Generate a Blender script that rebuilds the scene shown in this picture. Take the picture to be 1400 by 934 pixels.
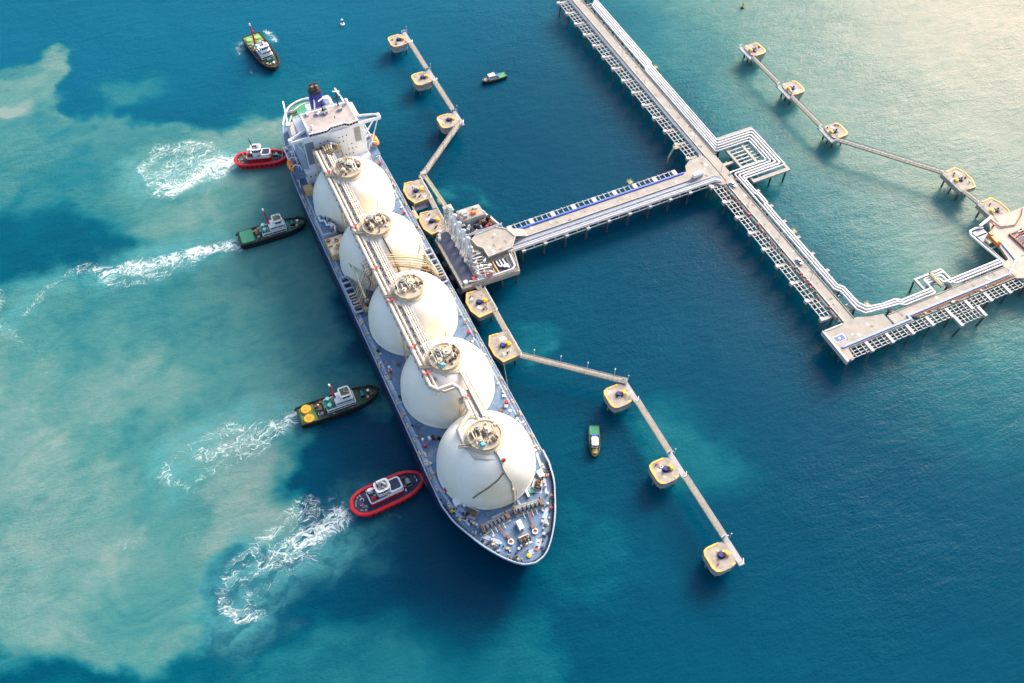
import bpy, math, random
import numpy as np
from mathutils import Vector, Matrix
random.seed(7)
R = math.radians
sc = bpy.context.scene
for o in list(bpy.data.objects):
    bpy.data.objects.remove(o)

# ------------------------------------------------------------------ camera, sky, sun, exposure
# World frame: X runs along the moored carrier towards its bow, Y from the ship to the trestle, Z up, water at 0 (metres).
cam = bpy.data.objects.new('camera', bpy.data.cameras.new('camera'))
sc.collection.objects.link(cam)
cam.location = (249.27, -64.34, 349.06)
PITCH = R(53.95)
hd = Vector((-0.907747, 0.419517, 0.0))
fwd = Vector((hd.x * math.cos(PITCH), hd.y * math.cos(PITCH), -math.sin(PITCH)))
cam.rotation_euler = fwd.to_track_quat('-Z', 'Y').to_euler()
cam.data.sensor_width = 36.0
cam.data.lens = 36.0 * 1250.0 / 1400.0
cam.data.clip_start = 1.0
cam.data.clip_end = 30000.0
sc.camera = cam

SUN_EL = R(30.0)
sun_h = Vector((-0.518, 0.855, 0.0)).normalized()
to_sun = Vector((sun_h.x * math.cos(SUN_EL), sun_h.y * math.cos(SUN_EL), math.sin(SUN_EL)))
sun = bpy.data.objects.new('sun', bpy.data.lights.new('sun', 'SUN'))
sc.collection.objects.link(sun)
sun.location = (0, 0, 500)
sun.rotation_euler = (-to_sun).to_track_quat('-Z', 'Y').to_euler()
sun.data.energy = 2.5
sun.data.angle = R(24.0)
sun.data.color = (1.0, 0.885, 0.76)

world = bpy.data.worlds.new('World')
sc.world = world
world.use_nodes = True
wn = world.node_tree
for n_ in list(wn.nodes):
    wn.nodes.remove(n_)
sky = wn.nodes.new('ShaderNodeTexSky')
sky.sky_type = 'NISHITA'
sky.sun_disc = False
sky.sun_elevation = SUN_EL
sky.sun_rotation = math.atan2(sun_h.x, sun_h.y)
sky.altitude = 50.0
sky.air_density = 1.0
sky.dust_density = 4.5
sky.ozone_density = 0.6
bg = wn.nodes.new('ShaderNodeBackground')
bg.inputs['Strength'].default_value = 0.15
wo = wn.nodes.new('ShaderNodeOutputWorld')
wn.links.new(sky.outputs[0], bg.inputs[0])
wn.links.new(bg.outputs[0], wo.inputs[0])

sc.view_settings.view_transform = 'Standard'
sc.view_settings.look = 'None'
sc.view_settings.exposure = 1.2
sc.view_settings.gamma = 1.0
sc.view_settings.use_curve_mapping = False
sc.render.engine = 'CYCLES'
sc.cycles.max_bounces = 5
sc.cycles.diffuse_bounces = 2
sc.cycles.glossy_bounces = 2

# ------------------------------------------------------------------ materials
MATS = {}
def mat(name, col, rough=0.6, metal=0.0, var=0.18, scale=0.35, rust=0.0, rustcol=(0.30, 0.13, 0.04), spec=0.4, bump=0.0):
    if name in MATS:
        return MATS[name]
    m = bpy.data.materials.new(name)
    m.use_nodes = True
    nt = m.node_tree
    N, L = nt.nodes, nt.links
    b = N['Principled BSDF']
    b.inputs['Roughness'].default_value = rough
    b.inputs['Metallic'].default_value = metal
    b.inputs['Specular IOR Level'].default_value = spec
    geo = N.new('ShaderNodeNewGeometry')
    n1 = N.new('ShaderNodeTexNoise')
    n1.inputs['Scale'].default_value = scale
    n1.inputs['Detail'].default_value = 6.0
    n1.inputs['Roughness'].default_value = 0.65
    L.new(geo.outputs['Position'], n1.inputs['Vector'])
    mr = N.new('ShaderNodeMapRange')
    mr.inputs['From Min'].default_value = 0.3
    mr.inputs['From Max'].default_value = 0.7
    mr.inputs['To Min'].default_value = 1.0 - var
    mr.inputs['To Max'].default_value = 1.0 + var
    L.new(n1.outputs['Fac'], mr.inputs['Value'])
    mul = N.new('ShaderNodeVectorMath')
    mul.operation = 'SCALE'
    mul.inputs[0].default_value = col
    L.new(mr.outputs[0], mul.inputs['Scale'])
    out = mul.outputs[0]
    if rust > 0:
        n2 = N.new('ShaderNodeTexNoise')
        n2.inputs['Scale'].default_value = scale * 2.3
        n2.inputs['Detail'].default_value = 8.0
        n2.inputs['Roughness'].default_value = 0.7
        L.new(geo.outputs['Position'], n2.inputs['Vector'])
        r2 = N.new('ShaderNodeMapRange')
        r2.inputs['From Min'].default_value = 0.62 - 0.25 * rust
        r2.inputs['From Max'].default_value = 0.78 - 0.2 * rust
        L.new(n2.outputs['Fac'], r2.inputs['Value'])
        mx = N.new('ShaderNodeMixRGB')
        mx.inputs[2].default_value = (*rustcol, 1)
        L.new(r2.outputs[0], mx.inputs[0])
        L.new(out, mx.inputs[1])
        out = mx.outputs[0]
    L.new(out, b.inputs['Base Color'])
    if bump > 0:
        bp = N.new('ShaderNodeBump')
        bp.inputs['Strength'].default_value = bump
        bp.inputs['Distance'].default_value = 0.1
        n3 = N.new('ShaderNodeTexNoise')
        n3.inputs['Scale'].default_value = scale * 6
        L.new(geo.outputs['Position'], n3.inputs['Vector'])
        L.new(n3.outputs['Fac'], bp.inputs['Height'])
        L.new(bp.outputs[0], b.inputs['Normal'])
    MATS[name] = m
    return m

M = {
    'platform': mat('dirty cream cupola plating', (0.50, 0.43, 0.32), 0.7, var=0.25, scale=0.5, rust=0.35, rustcol=(0.44, 0.25, 0.08)),
    'hull': mat('navy hull paint', (0.009, 0.020, 0.070), 0.45, var=0.3, rust=0.10),
    'deck': mat('blue deck paint', (0.090, 0.165, 0.275), 0.7, var=0.38, scale=0.16, rust=0.42, rustcol=(0.23, 0.25, 0.28)),
    'walk': mat('pale blue walkway paint', (0.34, 0.42, 0.54), 0.7, var=0.25),
    'rim': mat('pale blue rail paint', (0.31, 0.38, 0.49), 0.5, var=0.15),
    'white': mat('white steel paint', (0.74, 0.75, 0.77), 0.5, var=0.07, rust=0.08, rustcol=(0.5, 0.36, 0.2)),
    'cleanwhite': mat('clean white paint', (0.80, 0.80, 0.80), 0.45, var=0.04),
    'cream': mat('cream pipe paint', (0.54, 0.47, 0.36), 0.5, var=0.22, scale=0.5, rust=0.24, rustcol=(0.42, 0.22, 0.08)),
    'pipewhite': mat('weathered cream main pipe paint', (0.52, 0.45, 0.39), 0.5, var=0.16, rust=0.2, rustcol=(0.42, 0.25, 0.12)),
    'rusty': mat('rust stained yellow paint', (0.52, 0.38, 0.19), 0.7, var=0.3, scale=0.6, rust=0.45),
    'brown': mat('brown machinery paint', (0.18, 0.11, 0.07), 0.7, var=0.4, scale=0.9),
    'tan': mat('tan roof deck paint', (0.40, 0.35, 0.33), 0.8, var=0.15, rust=0.15, rustcol=(0.3, 0.2, 0.13)),
    'greygreen': mat('grey machinery paint', (0.33, 0.34, 0.30), 0.6, var=0.3, scale=0.9, rust=0.2),
    'dark': mat('dark machinery paint', (0.02, 0.022, 0.03), 0.6, var=0.4),
    'darkblue': mat('dark blue floor paint', (0.035, 0.05, 0.10), 0.65, var=0.3),
    'glass': mat('dark window glass', (0.012, 0.017, 0.028), 0.12, var=0.1, spec=0.6),
    'funnel': mat('royal blue funnel paint', (0.018, 0.022, 0.26), 0.5, var=0.12),
    'green': mat('green deck paint', (0.035, 0.24, 0.13), 0.7, var=0.2),
    'tealgreen': mat('teal green deck paint', (0.03, 0.20, 0.15), 0.7, var=0.3, rust=0.12, rustcol=(0.1, 0.1, 0.06)),
    'limegreen': mat('faded lime green deck paint', (0.13, 0.23, 0.07), 0.7, var=0.35, rust=0.2, rustcol=(0.28, 0.26, 0.12)),
    'olive': mat('olive green deck paint', (0.05, 0.09, 0.05), 0.75, var=0.4, scale=0.7, rust=0.25, rustcol=(0.13, 0.08, 0.05)),
    'orange': mat('orange lifeboat plastic', (0.85, 0.22, 0.03), 0.45, var=0.08),
    'red': mat('red tug paint', (0.62, 0.012, 0.022), 0.4, var=0.14),
    'redpaint': mat('red steel paint', (0.50, 0.03, 0.03), 0.5, var=0.15),
    'pink': mat('faded red ring paint', (0.42, 0.15, 0.13), 0.6, var=0.2),
    'tugnavy': mat('navy tug deck paint', (0.022, 0.032, 0.075), 0.6, var=0.35, rust=0.08),
    'black': mat('black hull paint', (0.010, 0.012, 0.016), 0.5, var=0.4, rust=0.08),
    'rubber': mat('black tyre rubber', (0.012, 0.012, 0.012), 0.85, var=0.4),
    'yellow': mat('yellow paint', (0.80, 0.46, 0.03), 0.55, var=0.15, rust=0.08),
    'amber': mat('amber edge paint', (0.72, 0.40, 0.08), 0.6, var=0.25, rust=0.16, rustcol=(0.40, 0.32, 0.24)),
    'bluehook': mat('dark blue mooring hook paint', (0.015, 0.02, 0.16), 0.5, var=0.2),
    'concrete': mat('jetty concrete', (0.36, 0.33, 0.30), 0.85, var=0.18, scale=0.18, rust=0.20, rustcol=(0.25, 0.20, 0.16), bump=0.2),
    'road': mat('pale concrete road', (0.335, 0.31, 0.275), 0.85, var=0.2, scale=0.2, rust=0.34, rustcol=(0.27, 0.245, 0.22), bump=0.15),
    'cap': mat('dolphin cap concrete', (0.335, 0.295, 0.245), 0.85, var=0.28, scale=0.35, rust=0.38, rustcol=(0.25, 0.21, 0.18), bump=0.2),
    'capside': mat('dolphin side concrete', (0.33, 0.34, 0.34), 0.85, var=0.25, scale=0.4, rust=0.2, rustcol=(0.16, 0.14, 0.12)),
    'pile': mat('dark steel pile', (0.07, 0.07, 0.075), 0.8, var=0.4, scale=0.4, rust=0.2),
    'steel': mat('galvanised steel', (0.36, 0.37, 0.385), 0.55, metal=0.2, var=0.15),
    'steelpale': mat('pale grey steel paint', (0.41, 0.405, 0.40), 0.6, var=0.2, rust=0.16, rustcol=(0.3, 0.22, 0.16)),
    'insul': mat('white pipe insulation', (0.56, 0.555, 0.565), 0.45, metal=0.1, var=0.14, scale=0.25),
    'lilac': mat('pale lilac pipe cladding', (0.50, 0.52, 0.58), 0.45, metal=0.1, var=0.1, scale=0.25),
    'greypipe': mat('blue grey pipe', (0.20, 0.23, 0.29), 0.5, var=0.2),
    'bluestrip': mat('bright blue cable cover', (0.012, 0.07, 0.48), 0.5, var=0.12),
    'bluepale': mat('pale blue cable cover', (0.16, 0.27, 0.60), 0.5, var=0.15),
    'armblue': mat('pale blue loading arm paint', (0.50, 0.58, 0.66), 0.45, var=0.12, rust=0.04),
    'walkway': mat('beige walkway grating', (0.36, 0.335, 0.28), 0.7, var=0.25, scale=0.6),
    'redbrown': mat('red brown pipe paint', (0.30, 0.09, 0.06), 0.6, var=0.3, scale=0.5),
    'orangem': mat('orange machine paint', (0.70, 0.20, 0.05), 0.5, var=0.2),
    'gantry': mat('yellow grey gantry paint', (0.44, 0.42, 0.26), 0.6, var=0.2),
    'rope': mat('pale mooring rope', (0.20, 0.26, 0.27), 0.9, var=0.2),
    'tyrewhite': mat('white rail paint', (0.78, 0.78, 0.80), 0.5, var=0.05),
    'ochre': mat('ochre deck boards', (0.38, 0.24, 0.06), 0.7, var=0.3, scale=0.8),
    'bluecan': mat('blue canopy cloth', (0.03, 0.08, 0.45), 0.7, var=0.15),
}

def dome_material():
    m = bpy.data.materials.new('cream tank dome paint')
    m.use_nodes = True
    N, L = m.node_tree.nodes, m.node_tree.links
    b = N['Principled BSDF']
    b.inputs['Roughness'].default_value = 0.42
    b.inputs['Specular IOR Level'].default_value = 0.35
    tc = N.new('ShaderNodeTexCoord')
    geo = N.new('ShaderNodeNewGeometry')
    sep = N.new('ShaderNodeSeparateXYZ')
    L.new(tc.outputs['Object'], sep.inputs[0])
    def math_(op, a, bb, clamp=False):
        n = N.new('ShaderNodeMath')
        n.operation = op
        n.use_clamp = clamp
        for i, v in enumerate((a, bb)):
            if isinstance(v, (int, float)):
                n.inputs[i].default_value = v
            else:
                L.new(v, n.inputs[i])
        return n.outputs[0]
    def noise(scale, det, src):
        n = N.new('ShaderNodeTexNoise')
        n.inputs['Scale'].default_value = scale
        n.inputs['Detail'].default_value = det
        n.inputs['Roughness'].default_value = 0.62
        L.new(src, n.inputs['Vector'])
        return n.outputs['Fac']
    def ramp(v, a, bb, c=0.0, d=1.0):
        n = N.new('ShaderNodeMapRange')
        n.interpolation_type = 'SMOOTHSTEP'
        n.inputs['From Min'].default_value = a
        n.inputs['From Max'].default_value = bb
        n.inputs['To Min'].default_value = c
        n.inputs['To Max'].default_value = d
        L.new(v, n.inputs['Value'])
        return n.outputs[0]
    def mix(f, c1, c2):
        n = N.new('ShaderNodeMixRGB')
        L.new(f, n.inputs[0])
        for i, v in ((1, c1), (2, c2)):
            if isinstance(v, tuple):
                n.inputs[i].default_value = (*v, 1)
            else:
                L.new(v, n.inputs[i])
        return n.outputs[0]
    # rust washed down from the cupola and streaks running down the meridians
    rr = math_('SQRT', math_('ADD', math_('MULTIPLY', sep.outputs[0], sep.outputs[0]), math_('MULTIPLY', sep.outputs[1], sep.outputs[1])), 0.0)
    nz = noise(0.5, 6, geo.outputs['Position'])
    ringm = math_('MULTIPLY', ramp(rr, 8.6, 6.8), ramp(nz, 0.35, 0.6, 0.25, 0.9))
    ang = math_('ARCTAN2', sep.outputs[1], sep.outputs[0])
    cmb = N.new('ShaderNodeCombineXYZ')
    L.new(math_('MULTIPLY', ang, 14.0), cmb.inputs[0])
    L.new(math_('MULTIPLY', sep.outputs[2], 0.12), cmb.inputs[1])
    obi = N.new('ShaderNodeObjectInfo')
    L.new(math_('MULTIPLY', obi.outputs['Random'], 50.0), cmb.inputs[2])
    st = noise(1.0, 5, cmb.outputs[0])
    streak = math_('MULTIPLY', ramp(st, 0.54, 0.78), 0.17)
    # warm stain on the forward flank under the pipe trunk
    fl = math_('MULTIPLY', ramp(sep.outputs[0], 7.0, 18.0), ramp(math_('ABSOLUTE', math_('ADD', sep.outputs[1], 1.0), 0.0), 15.0, 3.0))
    flank = math_('MULTIPLY', fl, ramp(noise(0.12, 4, geo.outputs['Position']), 0.35, 0.62, 0.1, 0.62))
    base = mix(ramp(noise(0.09, 5, geo.outputs['Position']), 0.3, 0.7), (0.80, 0.745, 0.635), (0.84, 0.80, 0.72))
    c = mix(streak, base, (0.55, 0.46, 0.33))
    c = mix(flank, c, (0.77, 0.60, 0.33))
    c = mix(ringm, c, (0.62, 0.40, 0.16))
    sp = ramp(noise(0.9, 2, geo.outputs['Position']), 0.735, 0.76, 0.0, 0.6)
    c = mix(sp, c, (0.42, 0.34, 0.26))
    # plate seams of the cover
    seam_a = ramp(math_('ABSOLUTE', math_('SUBTRACT', math_('FRACT', math_('MULTIPLY', ang, 24 / 6.2832), 0.0), 0.5), 0.0), 0.485, 0.498)
    seam_z = ramp(math_('ABSOLUTE', math_('SUBTRACT', math_('FRACT', math_('MULTIPLY', sep.outputs[2], 0.22), 0.0), 0.5), 0.0), 0.47, 0.49)
    seam = math_('MULTIPLY', math_('MAXIMUM', seam_a, seam_z), 0.10)
    c = mix(seam, c, (0.55, 0.50, 0.42))
    L.new(c, b.inputs['Base Color'])
    bp = N.new('ShaderNodeBump')
    bp.inputs['Strength'].default_value = 0.12
    bp.inputs['Distance'].default_value = 0.4
    L.new(noise(0.35, 3, geo.outputs['Position']), bp.inputs['Height'])
    L.new(bp.outputs[0], b.inputs['Normal'])
    return m
M['dome'] = dome_material()

# ------------------------------------------------------------------ mesh helpers
class G:
    def __init__(self):
        self.v = []
        self.f = []
    def add(self, vs, fs):
        n = len(self.v)
        self.v += [tuple(p) for p in vs]
        self.f += [tuple(n + i for i in f) for f in fs]
        return self
    def box(self, c, s, rz=0.0):
        hx, hy, hz = s[0] / 2, s[1] / 2, s[2] / 2
        co, si = math.cos(rz), math.sin(rz)
        vs = []
        for dz in (-hz, hz):
            for dx, dy in ((-hx, -hy), (hx, -hy), (hx, hy), (-hx, hy)):
                vs.append((c[0] + dx * co - dy * si, c[1] + dx * si + dy * co, c[2] + dz))
        return self.add(vs, [(3, 2, 1, 0), (4, 5, 6, 7), (0, 1, 5, 4), (1, 2, 6, 5), (2, 3, 7, 6), (3, 0, 4, 7)])
    def bx(self, x0, x1, y0, y1, z0, z1):
        return self.box(((x0 + x1) / 2, (y0 + y1) / 2, (z0 + z1) / 2), (abs(x1 - x0), abs(y1 - y0), abs(z1 - z0)))
    def beam(self, p0, p1, w, h):
        p0, p1 = Vector(p0), Vector(p1)
        d = (p1 - p0).normalized()
        up = Vector((0, 0, 1)) if abs(d.z) < 0.95 else Vector((1, 0, 0))
        s = d.cross(up).normalized()
        u = s.cross(d)
        vs = []
        for p in (p0, p1):
            for a, b in ((-1, -1), (1, -1), (1, 1), (-1, 1)):
                vs.append(p + s * (a * w / 2) + u * (b * h / 2))
        return self.add(vs, [(0, 1, 2, 3), (7, 6, 5, 4), (0, 4, 5, 1), (1, 5, 6, 2), (2, 6, 7, 3), (3, 7, 4, 0)])
    def cyl(self, p0, p1, r0, r1=None, n=8):
        r1 = r0 if r1 is None else r1
        p0, p1 = Vector(p0), Vector(p1)
        d = (p1 - p0).normalized()
        up = Vector((0, 0, 1)) if abs(d.z) < 0.9 else Vector((1, 0, 0))
        s = d.cross(up).normalized()
        u = s.cross(d)
        vs = []
        for p, r in ((p0, r0), (p1, r1)):
            for i in range(n):
                a = 2 * math.pi * i / n
                vs.append(p + s * (r * math.cos(a)) + u * (r * math.sin(a)))
        fs = [(i, (i + 1) % n, n + (i + 1) % n, n + i) for i in range(n)]
        fs += [tuple(range(n - 1, -1, -1)), tuple(range(n, 2 * n))]
        return self.add(vs, fs)
    def tube(self, pts, r, n=8, closed=False):
        P = [Vector(p) for p in pts]
        m = len(P)
        vs, fs = [], []
        prev_s = None
        for i in range(m):
            a = P[(i - 1) % m] if (closed or i > 0) else P[i]
            b = P[(i + 1) % m] if (closed or i < m - 1) else P[i]
            d1 = (P[i] - a).normalized() if (P[i] - a).length > 1e-6 else None
            d2 = (b - P[i]).normalized() if (b - P[i]).length > 1e-6 else None
            d1 = d1 or d2
            d2 = d2 or d1
            t = (d1 + d2)
            t = t.normalized() if t.length > 1e-4 else d1
            if prev_s is None:
                up = Vector((0, 0, 1)) if abs(t.z) < 0.9 else Vector((1, 0, 0))
                s = t.cross(up).normalized()
            else:
                s = (prev_s - t * prev_s.dot(t)).normalized()
            prev_s = s
            u = s.cross(t)
            k = 1.0 / max(0.5, t.dot(d1))
            side = (d2 - d1)
            for j in range(n):
                an = 2 * math.pi * j / n
                off = s * (r * math.cos(an)) + u * (r * math.sin(an))
                if side.length > 1e-4:
                    sd = side.normalized()
                    off += sd * (off.dot(sd) * (k - 1))
                vs.append(P[i] + off)
        seg = m if closed else m - 1
        for i in range(seg):
            i2 = (i + 1) % m
            for j in range(n):
                j2 = (j + 1) % n
                fs.append((i * n + j, i2 * n + j, i2 * n + j2, i * n + j2))
        if not closed:
            fs.append(tuple(range(n)))
            fs.append(tuple(range((m - 1) * n + n - 1, (m - 1) * n - 1, -1)))
        return self.add(vs, fs)
    def prism(self, poly, z0, z1, top_scale=None):
        n = len(poly)
        area = sum(poly[i][0] * poly[(i + 1) % n][1] - poly[(i + 1) % n][0] * poly[i][1] for i in range(n))
        if area < 0:
            poly = poly[::-1]
        cx = sum(p[0] for p in poly) / n
        cy = sum(p[1] for p in poly) / n
        k = top_scale or 1.0
        vs = [(p[0], p[1], z0) for p in poly] + [(cx + (p[0] - cx) * k, cy + (p[1] - cy) * k, z1) for p in poly]
        fs = [tuple(range(n - 1, -1, -1)), tuple(range(n, 2 * n))]
        fs += [(i, (i + 1) % n, n + (i + 1) % n, n + i) for i in range(n)]
        return self.add(vs, fs)
    def ring(self, outer, inner, z0, z1):
        n = len(outer)
        vs = [(p[0], p[1], z0) for p in outer] + [(p[0], p[1], z0) for p in inner] + [(p[0], p[1], z1) for p in outer] + [(p[0], p[1], z1) for p in inner]
        fs = []
        for i in range(n):
            j = (i + 1) % n
            fs += [(2 * n + i, 2 * n + j, 3 * n + j, 3 * n + i), (i, j, 2 * n + j, 2 * n + i), (3 * n + i, 3 * n + j, n + j, n + i)]
        return self.add(vs, fs)
    def lathe(self, prof, c=(0, 0, 0), n=24):
        vs, fs = [], []
        for r, z in prof:
            for i in range(n):
                a = 2 * math.pi * i / n
                vs.append((c[0] + r * math.cos(a), c[1] + r * math.sin(a), c[2] + z))
        for k in range(len(prof) - 1):
            for i in range(n):
                j = (i + 1) % n
                fs.append((k * n + i, k * n + j, (k + 1) * n + j, (k + 1) * n + i))
        fs.append(tuple(range((len(prof) - 1) * n, len(prof) * n)))
        fs.append(tuple(range(n - 1, -1, -1)))
        return self.add(vs, fs)
    def mesh(self, name, material, angle=38):
        me = bpy.data.meshes.new(name)
        me.from_pydata(self.v, [], self.f)
        me.materials.append(M[material] if isinstance(material, str) else material)
        me.polygons.foreach_set('use_smooth', [True] * len(me.polygons))
        me.update()
        me.set_sharp_from_angle(angle=R(angle))
        return me

def put(name, data, parent=None, loc=(0, 0, 0), rz=0.0, label=None, cat=None, group=None, kind=None):
    o = bpy.data.objects.new(name, data)
    sc.collection.objects.link(o)
    o.location = loc
    o.rotation_euler = (0, 0, rz)
    if parent is not None:
        o.parent = parent
    for k, v in (('label', label), ('category', cat), ('group', group), ('kind', kind)):
        if v:
            o[k] = v
    return o

def thing(name, label, cat, loc=(0, 0, 0), rz=0.0, group=None):
    return put(name, None, None, loc, rz, label, cat, group)

def part(name, g, material, parent, loc=(0, 0, 0), rz=0.0, label=None, kind=None):
    return put(name, g.mesh(name, material), parent, loc, rz, label=label, kind=kind)

def rrect(x0, x1, y0, y1, r, n=4):
    pts = []
    for cx, cy, a0 in ((x1 - r, y1 - r, 0), (x0 + r, y1 - r, 90), (x0 + r, y0 + r, 180), (x1 - r, y0 + r, 270)):
        for i in range(n + 1):
            a = R(a0 + 90 * i / n)
            pts.append((cx + r * math.cos(a), cy + r * math.sin(a)))
    return pts

def inset(poly, d):
    n = len(poly)
    area = sum(poly[i][0] * poly[(i + 1) % n][1] - poly[(i + 1) % n][0] * poly[i][1] for i in range(n))
    s = 1 if area > 0 else -1
    out = []
    for i in range(n):
        p0, p1, p2 = Vector(poly[i - 1]), Vector(poly[i]), Vector(poly[(i + 1) % n])
        d1, d2 = (p1 - p0).normalized(), (p2 - p1).normalized()
        n1, n2 = Vector((-d1.y, d1.x)) * s, Vector((-d2.y, d2.x)) * s
        b = (n1 + n2)
        b = b / max(0.35, b.dot(n1)) if b.length > 1e-5 else n1
        q = p1 + b * d
        out.append((q.x, q.y))
    return out

def railing(g, pts, h=1.1, step=3.0, r=0.06, n=4, closed=False):
    P = [Vector(p) for p in pts]
    if closed:
        P = P + [P[0]]
    for k in (0.55, 1.0):
        g.tube([p + Vector((0, 0, h * k)) for p in P], r, n)
    for a, b in zip(P[:-1], P[1:]):
        m = max(1, int(round((b - a).length / step)))
        for i in range(m):
            q = a.lerp(b, i / m)
            g.cyl(q, q + Vector((0, 0, h)), r, n=n)
    return g

MESH = {}
def shared(key, fn, material, name=None):
    if key not in MESH:
        MESH[key] = fn(G()).mesh(name or key, material)
    return MESH[key]

# ------------------------------------------------------------------ the sea
rng = np.random.RandomState(11)
TAB = rng.rand(256, 256)
def vnoise(x, y):
    xi, yi = np.floor(x).astype(int), np.floor(y).astype(int)
    fx, fy = x - xi, y - yi
    fx, fy = fx * fx * (3 - 2 * fx), fy * fy * (3 - 2 * fy)
    a, b = TAB[xi % 256, yi % 256], TAB[(xi + 1) % 256, yi % 256]
    c, d = TAB[xi % 256, (yi + 1) % 256], TAB[(xi + 1) % 256, (yi + 1) % 256]
    return (a * (1 - fx) + b * fx) * (1 - fy) + (c * (1 - fx) + d * fx) * fy
def fbm(x, y, o=5):
    s, a, t = 0.0, 0.5, 0.0
    for i in range(o):
        s = s + a * vnoise(x * 2 ** i + 17.3 * i, y * 2 ** i + 5.1 * i)
        t += a
        a *= 0.55
    return s / t
def poly_sd(px, py, poly):
    inside = np.zeros(px.shape, bool)
    dist = np.full(px.shape, 1e9)
    n = len(poly)
    for i in range(n):
        (x0, y0), (x1, y1) = poly[i], poly[(i + 1) % n]
        dx, dy = x1 - x0, y1 - y0
        t = np.clip(((px - x0) * dx + (py - y0) * dy) / (dx * dx + dy * dy), 0, 1)
        dist = np.minimum(dist, np.hypot(px - x0 - t * dx, py - y0 - t * dy))
        c = ((y0 > py) != (y1 > py)) & (px < dx * (py - y0) / (dy if dy else 1e-9) + x0)
        inside ^= c
    return np.where(inside, -dist, dist)
def line_d(px, py, pts):
    dist = np.full(px.shape, 1e9)
    for (x0, y0), (x1, y1) in zip(pts[:-1], pts[1:]):
        dx, dy = x1 - x0, y1 - y0
        t = np.clip(((px - x0) * dx + (py - y0) * dy) / (dx * dx + dy * dy), 0, 1)
        dist = np.minimum(dist, np.hypot(px - x0 - t * dx, py - y0 - t * dy))
    return dist
def sstep(v, a, b):
    t = np.clip((v - a) / (b - a), 0, 1)
    return t * t * (3 - 2 * t)

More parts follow.
